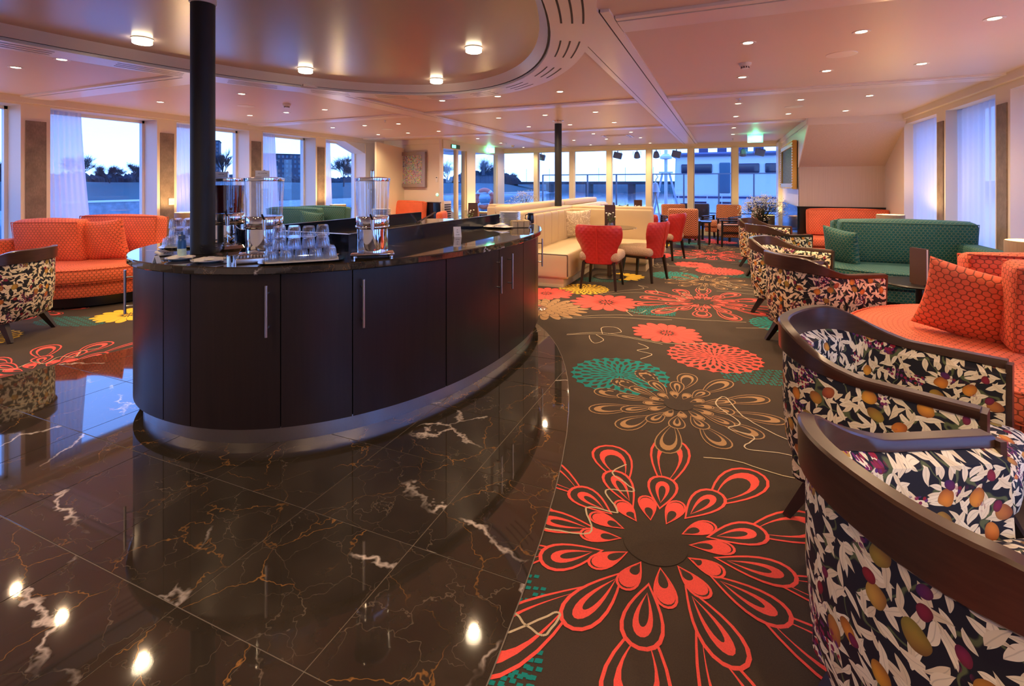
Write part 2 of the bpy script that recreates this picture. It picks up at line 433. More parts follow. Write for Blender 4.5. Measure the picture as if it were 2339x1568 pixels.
# velvet with a honeycomb / ogee weave (UV in metres)
def honey(name, cell, line, su=25.0, sv=18.0, wid=0.115, sheen=0.5):
    t = NT(name); s = t.n('ShaderNodeSeparateXYZ'); t.l(t.tc('UV'), s.inputs[0])
    nz = t.noise(t.tc('UV'), 5, 2, dims='3D')
    x = t.math('MULTIPLY', s.outputs[0], su); y = t.math('MULTIPLY', s.outputs[1], sv)
    def dist(o):
        a = t.math('SUBTRACT', t.math('FRACT', t.math('ADD', x, o)), 0.5); b = t.math('SUBTRACT', t.math('FRACT', t.math('ADD', y, o)), 0.5)
        return t.math('SQRT', t.math('ADD', t.math('MULTIPLY', a, a), t.math('MULTIPLY', t.math('MULTIPLY', b, b), 3.0))), t.math('SUBTRACT', 0.5, t.math('ABSOLUTE', a))
    (d1, e1), (d2, e2) = dist(0.0), dist(0.5); near = t.math('LESS_THAN', d1, d2)
    own = t.math('ADD', t.math('MULTIPLY', near, e1), t.math('MULTIPLY', t.math('SUBTRACT', 1.0, near), e2))
    e = t.math('MINIMUM', t.math('MULTIPLY', own, 1.6), t.math('ABSOLUTE', t.math('SUBTRACT', d1, d2)))
    m = t.ramp(e, [(wid * 0.6, 1.0), (wid * 1.5, 0.0)])
    c = t.mix(t.math('MULTIPLY', m, 0.9), t.mix(nz, tuple(v * 0.75 for v in cell), tuple(min(1, v * 1.25) for v in cell)), line)
    t.set(c, 0.75, **{'Sheen_Weight': sheen, 'Sheen_Roughness': 0.4}); t.b.inputs['Sheen Tint'].default_value = (*[min(1, v * 1.6 + .05) for v in cell], 1)
    inv = t.math('SUBTRACT', 1.0, m); t.bump(inv, 0.55, 0.004); return t.m
M['orange_velvet'] = honey('orange_velvet', (0.80, 0.150, 0.062), (0.20, 0.050, 0.016))
M['teal_velvet'] = honey('teal_velvet', (0.004, 0.085, 0.078), (0.12, 0.17, 0.10), wid=0.13)

# zigzag weave
t = NT('zigzag_weave'); s = t.n('ShaderNodeSeparateXYZ'); t.l(t.tc('UV'), s.inputs[0])
tri = t.math('PINGPONG', t.math('MULTIPLY', s.outputs[0], 1.0), 0.085)
ph = t.math('MULTIPLY', t.math('ADD', s.outputs[1], t.math('MULTIPLY', tri, 1.15)), 22.0)
fr = t.math('FRACT', ph); band = t.ramp(fr, [(0.0, (0.80, 0.20, 0.05)), (0.28, (0.80, 0.20, 0.05)), (0.33, (0.85, 0.62, 0.36)), (0.46, (0.85, 0.62, 0.36)), (0.50, (0.10, 0.006, 0.010)), (0.97, (0.12, 0.008, 0.010))])
t.set(band, 0.85); t.b.inputs['Sheen Weight'].default_value = 0.3; M['zigzag'] = t.m

# quilted coral leather (diamond relief)
t = NT('quilted_red_leather'); s = t.n('ShaderNodeSeparateXYZ'); t.l(t.tc('UV'), s.inputs[0])
a = t.math('PINGPONG', t.math('MULTIPLY', t.math('ADD', s.outputs[0], s.outputs[1]), 28.0), 1.0); b = t.math('PINGPONG', t.math('MULTIPLY', t.math('SUBTRACT', s.outputs[0], s.outputs[1]), 28.0), 1.0)
t.set((0.43, 0.024, 0.019), 0.42); t.bump(t.math('MULTIPLY', a, b), 0.5, 0.006); M['quilt'] = t.m
t = NT('red_leather'); t.set((0.55, 0.035, 0.022), 0.42); M['redleather'] = t.m
t = NT('beige_tweed'); v = t.vm('MULTIPLY', t.tc('UV'), (120, 70, 1)).outputs[0]; nz = t.noise(v, 1.4, 3, 0.7)
t.set(t.ramp(nz, [(0.38, (0.12, 0.06, 0.035)), (0.55, (0.55, 0.40, 0.28))]), 0.9); t.bump(nz, 0.4, 0.003); M['tweed'] = t.m
t = NT('cream_brocade'); nz = t.noise(t.tc('UV'), 14, 2, 0.4, 1.2); e = t.math('ABSOLUTE', t.math('SUBTRACT', nz, 0.5))
t.set(t.mix(t.ramp(e, [(0.01, 1.0), (0.05, 0.0)]), (0.55, 0.46, 0.33), (0.85, 0.78, 0.62)), 0.5); M['brocade'] = t.m
t = NT('striped_linen'); s = t.n('ShaderNodeSeparateXYZ'); t.l(t.tc('UV'), s.inputs[0]); fr = t.math('FRACT', t.math('MULTIPLY', s.outputs[0], 14.0))
t.set(t.ramp(fr, [(0.0, (0.72, 0.70, 0.62)), (0.45, (0.72, 0.70, 0.62)), (0.5, (0.35, 0.42, 0.40)), (0.6, (0.70, 0.55, 0.2)), (0.7, (0.7, 0.68, 0.6))]), 0.85); M['stripe'] = t.m

# printed cotton: cream leaves, citrus, plums and berries on near black
def botanic(name):
    t = NT(name); uv = t.tc('UV'); col = None
    jit = t.vm('SCALE', t.vm('SUBTRACT', t.noise(uv, 9, 2, out=1), (0.5, 0.5, 0.5)).outputs[0], sc=0.035).outputs[0]
    p0 = t.vm('ADD', uv, jit).outputs[0]
    def cells(scale, off, rnd=1.0):
        sc = t.vm('ADD', t.vm('SCALE', p0, sc=scale).outputs[0], off).outputs[0]
        vo = t.n('ShaderNodeTexVoronoi', voronoi_dimensions='2D', feature='F1'); vo.inputs['Scale'].default_value = 1.0; vo.inputs['Randomness'].default_value = rnd
        t.l(sc, vo.inputs['Vector']); d = t.vm('SUBTRACT', sc, vo.outputs['Position']).outputs[0]
        s = t.n('ShaderNodeSeparateXYZ'); t.l(d, s.inputs[0]); cs = t.n('ShaderNodeSeparateColor'); t.l(vo.outputs['Color'], cs.inputs[0])
        return s.outputs[0], s.outputs[1], cs.outputs[0], cs.outputs[1], cs.outputs[2]
    def rot(x, y, r):
        a = t.math('MULTIPLY', r, 6.2832); c = t.math('COSINE', a); s_ = t.math('SINE', a)
        return (t.math('ADD', t.math('MULTIPLY', x, c), t.math('MULTIPLY', y, s_)), t.math('SUBTRACT', t.math('MULTIPLY', y, c), t.math('MULTIPLY', x, s_)))
    def leaf(scale, off, L, Wd, seed):
        x, y, r, g, b = cells(scale, off); x, y = rot(x, y, r)
        ex = t.math('DIVIDE', x, L); prof = t.math('MULTIPLY', t.math('SUBTRACT', 1.0, t.math('MULTIPLY', ex, ex)), Wd)
        prof = t.math('MULTIPLY', prof, t.math('MULTIPLY_ADD', ex, 0.35, 1.0)); yb = t.math('ADD', y, t.math('MULTIPLY', t.math('MULTIPLY', x, x), 0.35))
        m = t.math('GREATER_THAN', prof, t.math('ABSOLUTE', yb)); mid = t.math('LESS_THAN', t.math('ABSOLUTE', yb), 0.012)
        return m, mid, g
    base = (0.005, 0.006, 0.012); col = base
    # curling stems
    st = t.math('ABSOLUTE', t.math('SUBTRACT', t.noise(uv, 11, 1, 0.4), 0.5)); col = t.mix(t.ramp(st, [(0.008, 1.0), (0.018, 0.0)]), base, (0.10, 0.13, 0.05))
    for sc_, off, L, Wd in ((15, (0, 0, 0), 0.46, 0.135), (17, (5.3, 2.7, 0), 0.46, 0.135), (19, (9.1, 7.7, 0), 0.44, 0.13), (14, (3.3, 13.1, 0), 0.42, 0.13)):
        m, mid, g = leaf(sc_, off, L, Wd, 0)
        lc = t.mix(g, (0.78, 0.68, 0.44), (0.95, 0.88, 0.64)); lc = t.mix(t.math('MULTIPLY', mid, 0.35), lc, (0.30, 0.28, 0.16)); col = t.mix(m, col, lc)
    def fruit(scale, off, rx, ry, dens, stops):
        x, y, r, g, b = cells(scale, off, 0.8); x, y = rot(x, y, r)
        d2 = t.math('ADD', t.math('POWER', t.math('ABSOLUTE', t.math('DIVIDE', x, rx)), 2.0), t.math('POWER', t.math('ABSOLUTE', t.math('DIVIDE', y, ry)), 2.0))
        m = t.math('MULTIPLY', t.math('LESS_THAN', d2, 1.0), t.math('LESS_THAN', b, dens))
        hue = t.ramp(g, stops); sh = t.math('MULTIPLY_ADD', x, 1.6, 0.5, clamp=True)
        fc = t.mix(sh, hue, t.mix(0.65, hue, (0.25, 0.02, 0.02))); fc = t.mix(t.math('MULTIPLY', d2, 0.55, clamp=True), fc, t.mix(0.8, fc, (0.02, 0.008, 0.004)))
        return m, fc
    for sc_, off, rx, ry, dn, st_ in ((10.5, (2.2, 8.4, 0), 0.27, 0.22, 0.50, [(0.0, (0.95, 0.52, 0.04)), (0.35, (0.90, 0.28, 0.03)), (0.6, (0.38, 0.36, 0.04)), (0.8, (0.80, 0.50, 0.08)), (1.0, (0.40, 0.02, 0.02))]),
                                      (13, (12.2, 4.4, 0), 0.20, 0.17, 0.22, [(0.0, (0.03, 0.01, 0.16)), (0.5, (0.35, 0.01, 0.015)), (1.0, (0.12, 0.01, 0.10))])):
        m, fc = fruit(sc_, off, rx, ry, dn, st_); col = t.mix(m, col, fc)
    # berry clusters
    x, y, r, g, b = cells(62, (1.2, 3.4, 0), 0.6); dd = t.math('ADD', t.math('MULTIPLY', x, x), t.math('MULTIPLY', y, y))
    cl = t.ramp(t.noise(uv, 6.5, 1), [(0.60, 0.0), (0.63, 1.0)]); m = t.math('MULTIPLY', t.math('LESS_THAN', dd, 0.12), cl)
    col = t.mix(m, col, t.mix(g, (0.32, 0.01, 0.02), (0.08, 0.02, 0.18)))
    t.set(col, 0.7); return t.m
M['botanic'] = botanic('fruit_and_leaf_cotton')

# paintings
t = NT('abstract_canvas_blue'); c = t.tc(); vo = t.n('ShaderNodeTexVoronoi'); vo.inputs['Scale'].default_value = 46; t.l(c, vo.inputs['Vector'])
hs = t.n('ShaderNodeHueSaturation'); hs.inputs['Saturation'].default_value = 0.75; hs.inputs['Value'].default_value = 0.95; t.l(vo.outputs['Color'], hs.inputs['Color'])
t.set(t.mix(0.4, hs.outputs[0], t.ramp(t.noise(c, 3, 2), [(0.35, (0.02, 0.10, 0.25)), (0.65, (0.25, 0.10, 0.08))])), 0.5); t.bump(vo.outputs[0], 0.6, 0.01); M['canvas_blue'] = t.m
t = NT('abstract_canvas_silver'); c = t.tc(); v = t.vm('MULTIPLY', c, (6, 6, 2.5)).outputs[0]; nz = t.noise(v, 9, 5, 0.8)
t.set(t.ramp(nz, [(0.35, (0.02, 0.03, 0.05)), (0.55, (0.14, 0.19, 0.22)), (0.7, (0.42, 0.47, 0.47))]), 0.7); t.bump(nz, 0.8, 0.01); M['canvas_silver'] = t.m
# ------------------------------------------------------------------ room shell
CZ = 2.52; XL = -8.2; XR = 2.65; YE = 14.5; YP = 10.6; YT = 10.85; XBL = -6.5; XBR = 1.3; YB = -3.4
floor = struct(MB().box(-8.7, 3.1, YB - .1, 14.75, -0.10, 0.0).ob('floor', M['carpet']))
# marble inlay: ellipse of 0.55 m tiles
MCX, MCY, MA, MBB = -2.72, 0.68, 2.13, 4.5
oval_pts = sup(MCX, MCY, MA, MBB, 2, 96)
g = MB(); g.add([(x, y, 0.0045) for x, y in oval_pts], [tuple(range(96))]); g.ob('grout', M['grout'], floor)
def clip(poly, pts):
    # Sutherland-Hodgman against a convex ccw polygon
    for i in range(len(pts)):
        ax, ay = pts[i]; bx, by = pts[(i + 1) % len(pts)]; out = []
        for k in range(len(poly)):
            p, q = poly[k], poly[(k + 1) % len(poly)]
            dp = (bx - ax) * (p[1] - ay) - (by - ay) * (p[0] - ax); dq = (bx - ax) * (q[1] - ay) - (by - ay) * (q[0] - ax)
            if dp >= 0: out.append(p)
            if (dp >= 0) != (dq >= 0):
                f = dp / (dp - dq); out.append((p[0] + f * (q[0] - p[0]), p[1] + f * (q[1] - p[1])))
        poly = out
        if not poly: return []
    return poly
TX, TY = 0.555, 0.538
for i in range(-3, 9):
    for j in range(-6, 9):
        x1 = -0.55 - TX * i; x0 = x1 - TX; y0 = 1.608 + TY * j - TY * 2; y1 = y0 + TY
        if y1 < -1.6 or y0 > 5.3: continue
        q = clip([(x0 + .0018, y0 + .0018), (x1 - .0018, y0 + .0018), (x1 - .0018, y1 - .0018), (x0 + .0018, y1 - .0018)], sup(MCX, MCY, MA - .004, MBB - .004, 2, 96))
        if len(q) < 3: continue
        ar = abs(sum(q[k][0] * q[(k + 1) % len(q)][1] - q[(k + 1) % len(q)][0] * q[k][1] for k in range(len(q)))) / 2
        if ar < 0.002: continue
        b = MB(); b.stack(q, [(0, 0.0046), (0, 0.0058), (0.0008, 0.0064)], smooth=False); b.ob('tile', M['marble'], floor)

# carpet motifs: tufted shapes standing a fraction of a millimetre proud of the pile
def teardrop(th, r0, r1, w, m=22, ext=1.0, cx=0, cy=0):
    pts = []
    for k in range(m):
        s = 2 * pi * k / m; f = (1 - cos(s)) / 2; a = r0 + (r1 - r0) * f; c = w * 1.12 * sin(s) * (f ** 0.62) * ext
        pts.append((cx + a * cos(th) - c * sin(th), cy + a * sin(th) + c * cos(th)))
    return pts
class Motif:
    def __init__(s): s.v = []; s.f = []; s.m = []
    def fill(s, pts, z, mi):
        n = len(s.v); s.v += [(x, y, z) for x, y in pts]; s.f.append(tuple(range(n, n + len(pts)))); s.m.append(mi)
    def ring(s, a, b, z, mi):
        n = len(s.v); m = len(a); s.v += [(x, y, z) for x, y in a] + [(x, y, z) for x, y in b]
        for i in range(m):
            j = (i + 1) % m; s.f.append((n + i, n + j, n + m + j, n + m + i)); s.m.append(mi)
    def mesh(s, name, yarn):
        me = bpy.data.meshes.new(name); me.from_pydata(s.v, [], s.f); me.materials.append(yarn); me.materials.append(M['carpet'])
        for p, k in zip(me.polygons, s.m): p.material_index = k
        me.update(); return me
def outline_flower(R, seed, yarn, thick=1.0, stretch=(1, 1)):
    rn = random.Random(seed); mo = Motif(); z = 0.0012
    for li, (n, r0, r1, w, ph) in enumerate(((12, .42, 1.0, .145, 0.0), (12, .25, .62, .100, .12), (12, .15, .36, .058, .5))):
        for k in range(n):
            th = 2 * pi * (k + ph) / n + rn.uniform(-.05, .05); rr = r1 * rn.uniform(.86, 1.06); t_ = .017 * thick * (1 if li < 2 else .7); z += 0.00002
            A = lambda p: [(x * R * stretch[0], y * R * stretch[1]) for x, y in p]
            o = teardrop(th, r0, rr, w); i1 = teardrop(th, r0 + t_, rr - t_, w - t_)
            mo.fill(A(o), z, 1); mo.ring(A(o), A(i1), z + .00001, 0)
            if li < 2:
                g1 = .055; p1 = teardrop(th, r0 + g1, rr - g1, max(.02, w - g1)); p2 = teardrop(th, r0 + g1 * 1.05, rr - g1 - (rr - r0) * .14, max(.012, w - g1 * 1.42))
            else:
                p1 = teardrop(th, r0 + .02, rr - .02, w * .8); p2 = teardrop(th, r0 + .02, rr - .10, w * .42)
            mo.ring(A(p1), A(p2), z + .00001, 0)
    c = [(cos(2 * pi * k / 28) * R * .145, sin(2 * pi * k / 28) * R * .145) for k in range(28)]; mo.fill(c, z + .00005, 1)
    return mo.mesh('carpet_flower', yarn)
def mum(R, seed, yarn):
    mo = Motif(); n = 24; pts = []
    for k in range(n * 6):
        a = 2 * pi * k / (n * 6); pts.append((R * (1 - .07 * abs(sin(n / 2 * a))) * cos(a), R * (1 - .07 * abs(sin(n / 2 * a))) * sin(a)))
    mo.fill(pts, .0012, 0)
    for r0, r1, w, nn, ph in ((.76, .92, .075, n, .5), (.56, .78, .055, n, 0), (.38, .60, .038, n, .5), (.20, .40, .028, 18, 0), (.06, .20, .02, 12, .3)):
        for k in range(nn): mo.fill([(x * R, y * R) for x, y in teardrop(2 * pi * (k + ph) / nn, r0, r1, w, 10)], .0014, 1)
    return mo.mesh('carpet_flower', yarn)
def solid_flower(R, seed, yarn, n=17):
    rn = random.Random(seed); mo = Motif()
    for k in range(n):
        th = 2 * pi * k / n; rr = rn.uniform(.88, 1.05)
        mo.fill([(x * R, y * R) for x, y in teardrop(th, .16, rr, .185, 18)], .0012 + k * .000012, 1)
        mo.fill([(x * R, y * R) for x, y in teardrop(th, .16, rr * .985, .168, 18)], .00121 + k * .000012, 0)
    for k in range(9): mo.fill([(x * R, y * R) for x, y in teardrop(2 * pi * k / 9, .03, .15, .03, 8)], .0016, 0)
    return mo.mesh('carpet_flower', yarn)
def layered_flower(R, seed, yarn):
    mo = Motif(); z = .0012
    for n, r1, w in ((20, 1.0, .13), (18, .78, .12), (15, .56, .11), (10, .34, .09)):
        for k in range(n):
            th = 2 * pi * (k + (n % 4) * .25) / n; z += .00001
            mo.fill([(x * R, y * R) for x, y in teardrop(th, .05, r1, w, 16)], z, 1); mo.fill([(x * R, y * R) for x, y in teardrop(th, .05, r1 * .975, w * .9, 16)], z + .000005, 0)
    return mo.mesh('carpet_flower', yarn)
def dotgrid(wd, ht, yarn, ang=0.25):
    mo = Motif(); p = .026
    for i in range(int(wd / p)):
        for j in range(int(ht / p)):
            if (i + 2 * j) % 5 == 0: continue
            x = (i + .5) * p - wd / 2; y = (j + .5) * p - ht / 2
            if abs(x / (wd / 2)) ** 3 + abs(y / (ht / 2)) ** 3 > 1: continue
            X = x * cos(ang) - y * sin(ang); Y = x * sin(ang) + y * cos(ang); h = .0085
            mo.fill([(X - h, Y - h), (X + h, Y - h * .6), (X + h, Y + h), (X - h, Y + h * .7)], .0011, 0)
    return mo.mesh('carpet_dot_patch', yarn)
def ribbon(paths, yarn, w=.0075, z=.0019):
    mo = Motif(); rn = random.Random(3)
    for pts in paths:
        q = []
        for k in range(len(pts) - 1):
            p0 = pts[max(0, k - 1)]; p1 = pts[k]; p2 = pts[k + 1]; p3 = pts[min(len(pts) - 1, k + 2)]
            for s in range(6):
                t_ = s / 6; f = [0.5 * (2 * p1[a] + (p2[a] - p0[a]) * t_ + (2 * p0[a] - 5 * p1[a] + 4 * p2[a] - p3[a]) * t_ ** 2 + (3 * p1[a] - p0[a] - 3 * p2[a] + p3[a]) * t_ ** 3) for a in (0, 1)]
                q.append((f[0] + rn.uniform(-.003, .003), f[1] + rn.uniform(-.003, .003)))
        q.append(pts[-1])
        for k in range(len(q) - 1):
            dx, dy = q[k + 1][0] - q[k][0], q[k + 1][1] - q[k][1]; L = sqrt(dx * dx + dy * dy) or 1; nx, ny = -dy / L * w / 2, dx / L * w / 2
            mo.fill([(q[k][0] + nx, q[k][1] + ny), (q[k][0] - nx, q[k][1] - ny), (q[k + 1][0] - nx, q[k + 1][1] - ny), (q[k + 1][0] + nx, q[k + 1][1] + ny)], z, 0)
    return mo.mesh('carpet_branch', yarn)
Y_ = M
br1 = [[(-1.35, 4.45), (-1.1, 4.62), (-.8, 4.6), (-.45, 4.55), (-.1, 4.7)], [(-1.35, 4.43), (-1.1, 4.57), (-.8, 4.57), (-.5, 4.5)], [(-1.05, 4.6), (-1.1, 4.8), (-.98, 4.85), (-.9, 4.72), (-1.0, 4.62)],
       [(-1.1, 4.55), (-1.0, 4.42), (-1.05, 4.3), (-1.12, 4.4), (-1.15, 4.5)], [(-.7, 4.45), (-.6, 4.35), (-.68, 4.25), (-.55, 4.2), (-.62, 4.05)]]
br2 = [[(.55, 3.0), (.3, 3.1), (.1, 3.3), (0, 3.55), (-.05, 3.4), (.08, 3.2), (.02, 3.1), (.15, 3.05), (.1, 2.9), (.3, 2.92), (.6, 2.86)], [(.6, 2.8), (.3, 2.7), (.05, 2.75), (-.1, 2.72)]]
br3 = [[(-1.6, 4.95), (-1.2, 5.25), (-.8, 5.4), (-.3, 5.45), (.2, 5.55)], [(-1.55, 4.95), (-1.1, 5.2), (-.7, 5.28), (-.5, 5.35)], [(-.9, 5.35), (-1.0, 5.55), (-.85, 5.5), (-.8, 5.65)], [(.1, 5.3), (.4, 5.4), (.6, 5.38), (.4, 5.3)]]
br4 = [[(-.72, 1.9), (-.5, 1.95), (-.55, 2.1), (-.42, 2.12), (-.5, 2.25), (-.38, 2.3), (-.5, 2.4), (-.45, 2.5)], [(-.75, 1.35), (-.62, 1.42), (-.5, 1.55), (-.52, 1.45), (-.65, 1.5)]]
br5 = [[(-1.5, 6.25), (-1.2, 6.6), (-1.0, 6.8), (-1.1, 7.0), (-.95, 6.9)], [(-1.45, 6.2), (-1.1, 6.5), (-.8, 6.55), (-.85, 6.8)]]
lab = {'coral': M['coral_yarn'], 'teal': M['teal_yarn'], 'tan': M['tan_yarn'], 'yellow': M['yellow_yarn'], 'cream': M['cream_yarn']}
mods = [(outline_flower(.84, 1, lab['coral']), -.25, 2.0), (outline_flower(.60, 5, lab['tan'], .8), -.27, 3.31), (mum(.36, 2, lab['teal']), -.71, 3.66),
        (mum(.37, 3, lab['coral']), -.08, 4.35), (solid_flower(.34, 4, lab['coral']), -.50, 4.86), (dotgrid(.55, .32, lab['teal']), .24, 4.03), (mum(.30, 9, lab['teal']), .52, 5.60),
        (layered_flower(.50, 6, lab['tan']), -1.86, 5.29), (solid_flower(.44, 8, lab['coral'], 15), -1.29, 5.84), (mum(.34, 7, lab['yellow']), -1.73, 6.47),
        (solid_flower(.36, 11, lab['coral']), -2.1, 6.02), (solid_flower(.34, 12, lab['yellow']), -1.42, 7.57), (dotgrid(.5, .3, lab['teal'], .1), -.73, 5.60), (dotgrid(.4, .5, lab['teal'], .3), -.70, 1.42),
        (outline_flower(.5, 14, lab['coral'], .8), -2.6, 7.3), (mum(.4, 15, lab['coral']), -2.9, 4.2), (dotgrid(.8, .35, lab['teal'], .3), -1.65, 7.2)] + [(ribbon(b, lab['cream']), 0, 0) for b in (br1, br2, br3, br4, br5)]
for i in (-1, 0, 1):
    for j in (-1, 0, 1, 2):
        for me, x, y in mods:
            X, Yy = x + 4.45 * i, y + 4.30 * j
            if 'branch' in me.name: bx, by = X - .5, Yy + 4
            else: bx, by = X, Yy
            if bx > 2.4 or bx < -7.9 or by > 14.0 or by < -0.2: continue
            if ((bx - MCX) / 1.5) ** 2 + ((by - MCY) / 3.8) ** 2 < 1: continue
            o = bpy.data.objects.new('carpet_flower' if 'flower' in me.name else ('carpet_branch' if 'branch' in me.name else 'carpet_dot_patch'), me)
            COL.objects.link(o); o.parent = floor; o.location = (X, Yy, 0.0001 * (i + j + 2))
            if 'patch' in o.name: o['kind'] = 'stuff'

# ceiling with the oval opening
OCX, OCY, OA, OB = -2.95, 1.5, 2.4, 4.05
def ell(da, z, m=120): return [(OCX + (OA + da) * cos(2 * pi * k / m), OCY + (OB + da) * sin(2 * pi * k / m), z) for k in range(m)]
def band(b, A, B, smooth=True):
    m = len(A); b.add(A + B, [(i, (i + 1) % m, m + (i + 1) % m, m + i) for i in range(m)], smooth=smooth)
b = MB(); inn = ell(-.12, CZ); rect = []
for x, y, z in inn:
    dx, dy = x - OCX, y - OCY; s = min(((3.2 - OCX) if dx > 0 else (-8.8 - OCX)) / dx if abs(dx) > 1e-6 else 1e9, ((15.0 - OCY) if dy > 0 else (YB - .2 - OCY)) / dy if abs(dy) > 1e-6 else 1e9)
    rect.append((OCX + dx * s, OCY + dy * s, z))
for cx_, cy_ in ((3.2, 15.0), (-8.8, 15.0), (-8.8, YB - .2), (3.2, YB - .2)):
    k = min(range(120), key=lambda i: (rect[i][0] - cx_) ** 2 + (rect[i][1] - cy_) ** 2); rect[k] = (cx_, cy_, CZ)
band(b, inn, rect, False)
ceiling = struct(b.ob('ceiling', M['ceil']))
struct(MB().box(-8.8, 3.2, YB - .2, 15.0, 2.75, 2.8).ob('trim_1', M['ceil']))
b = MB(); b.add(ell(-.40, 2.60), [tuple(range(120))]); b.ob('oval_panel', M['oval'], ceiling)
b = MB(); band(b, ell(-.40, 2.60), ell(-.335, 2.515)); b.ob('oval_rim', M['ceil_trim'], ceiling)
b = MB(); band(b, ell(-.335, 2.516), ell(-.30, 2.516)); b.ob('shadow_gap', M['black'], ceiling)
b = MB(); band(b, ell(-.315, 2.515), ell(-.315, 2.488)); band(b, ell(-.315, 2.488), ell(0, 2.488)); band(b, ell(0, 2.488), ell(0, 2.53)); ring = b.ob('vent_ring', M['ceil_trim'], ceiling)
NS = 24
for k in range(NS):
    for q in range(3):
        b = MB(); pts = []
        for s in range(7):
            a = 2 * pi * (k + .22 + .56 * s / 6) / NS; rr = -.235 + .075 * q
            for dd in (-.007, .007): pts.append((OCX + (OA + rr + dd) * cos(a), OCY + (OB + rr + dd) * sin(a), 2.4868))
        b.add(pts, [(2 * i, 2 * i + 1, 2 * i + 3, 2 * i + 2) for i in range(6)]); b.ob('vent_slot', M['black'], ring)
def beam(x0, x1, y0, y1, along):
    # flat beam with shadow gaps and bevelled borders
    p = MB().box(x0, x1, y0, y1, 2.497, 2.53).ob('ceiling_beam', M['ceil_trim'], ceiling)
    w, g = .058, .010
    if along == 'y': L = [((x0 - g, x0, y0, y1), (x0 - g - w, x0 - g, y0, y1)), ((x1, x1 + g, y0, y1), (x1 + g, x1 + g + w, y0, y1))]
    else: L = [((x0, x1, y0 - g, y0), (x0, x1, y0 - g - w, y0 - g)), ((x0, x1, y1, y1 + g), (x0, x1, y1 + g, y1 + g + w))]
    for a, c in L:
        MB().box(*a, 2.5035, 2.525).ob('shadow_gap', M['black'], p); MB().box(*c, 2.5005, 2.525).ob('beam_border', M['ceil_trim'], p)
beam(-1.0, -.745, 3.15, YE, 'y'); beam(-4.60, -4.36, 4.2, YE, 'y')
MB().box(-.84, -.745, YB, 3.15, 2.497, 2.53).ob('ceiling_beam', M['ceil_trim'], ceiling)
for y0, y1 in ((.13, .36), (3.37, 3.56), (6.61, 6.78), (9.82, 10.02)):
    beam(-.67, XR, y0, y1, 'x')
    if y0 < 6: beam(XL, -5.05 if y0 > 3 else -5.2, y0, y1, 'x')
    else: beam(XL, -4.68, y0, y1, 'x'); beam(-4.29, -1.07, y0, y1, 'x')

# left wall: pilasters, sill, lintel, windows
wl = MB(); wl.box(-8.65, XL, YB, YP + .15, 2.41, 2.60); wl.box(-8.65, XL, YB, YP + .15, -.05, .24); wl.box(-8.65, XL, 9.9, YP + .15, .24, 2.41)
wall_left = struct(wl.ob('wall_left', M['wallpaint']))
MB().box(XL, XL + .05, YB, YP, 2.435, CZ + .005).ob('frieze', M['wallpaint'], wall_left)
pc = [3.48 + 1.645 * k for k in range(-4, 4)]
for y in pc:
    p = MB().box(-8.65, XL, y - .15, y + .15, .24, 2.41).ob('pilaster', M['wallpaint'], wall_left)
    f = MB().box(XL, XL + .012, y - .105, y + .105, .32, 2.215).ob('pilaster_panel', M['pilaster'], p)
n = 0
def window(pane, frames, m, y0=None):
    global n
    n += 1
    w = struct(pane.ob('window_%d' % n, M['pane'])); frames.ob('window_frame', m, w); return w
edges = [(-3.4, pc[0] - .15)] + [(pc[i] + .15, pc[i + 1] - .15) for i in range(len(pc) - 1)] + [(pc[-1] + .15, 9.9)]
def curtain(name, x, y0, yt, yb, z0, z1, amp, waves, axis='y', ang=0.0):
    b = MB(); nu, nv = int(waves * 8), 10; v = []
    for j in range(nv + 1):
        f = j / nv; z = z1 + (z0 - z1) * f; w = yt + (yb - yt) * f ** 1.3
        for i in range(nu + 1):
            u = i / nu; a = sin(2 * pi * waves * u + .6 * sin(3 * f)) * amp * (.6 + .4 * sin(5 * u + 1)); p = y0 + w * u
            v.append((x + a, p, z))
    fs = [(j * (nu + 1) + i, j * (nu + 1) + i + 1, (j + 1) * (nu + 1) + i + 1, (j + 1) * (nu + 1) + i) for j in range(nv) for i in range(nu)]
    b.add(v, fs, smooth=True); return b.ob(name, M['voile'])
for i, (y0, y1) in enumerate(edges):
    fr = MB()
    for a, c in ((y0, y0 + .035), (y1 - .035, y1)): fr.box(-8.585, -8.52, a, c, .24, 2.41)
    fr.box(-8.585, -8.52, y0, y1, .24, .28); fr.box(-8.585, -8.52, y0, y1, 2.37, 2.41)
    if i == len(edges) - 1: fr.add([(x, y, z) for x in (-8.60, -8.22) for y, z in ((9.2, 2.41), (9.9, 2.41), (9.9, 2.16))], [(0, 1, 2), (5, 4, 3), (0, 3, 4, 1), (1, 4, 5, 2), (2, 5, 3, 0)])
    window(MB().box(-8.556, -8.55, y0, y1, .26, 2.39), fr, M['frame_white'])
    if y1 > 2.4:
        names = {3.63: 'nearest orange sofa', }
        c = curtain('sheer_curtain', -8.36, y0 + .02, .40 if y0 < 8 else .28, .56 if y0 < 8 else .38, .25, 2.40, .022, 7)
        k = sum(1 for e in edges[:i + 1] if e[1] > 2.4)
        tag(c, ['white sheer curtain in leftmost partly seen window at the photo edge', 'white sheer curtain behind the left orange sofa, beside the first full window', 'white sheer curtain just left of the black column behind the bar',
                'white sheer curtain left of the window with the apartment block', 'narrow white sheer curtain at the last arched left window'][min(k - 1, 4)], 'curtain', 'gathered curtains of the left windows')

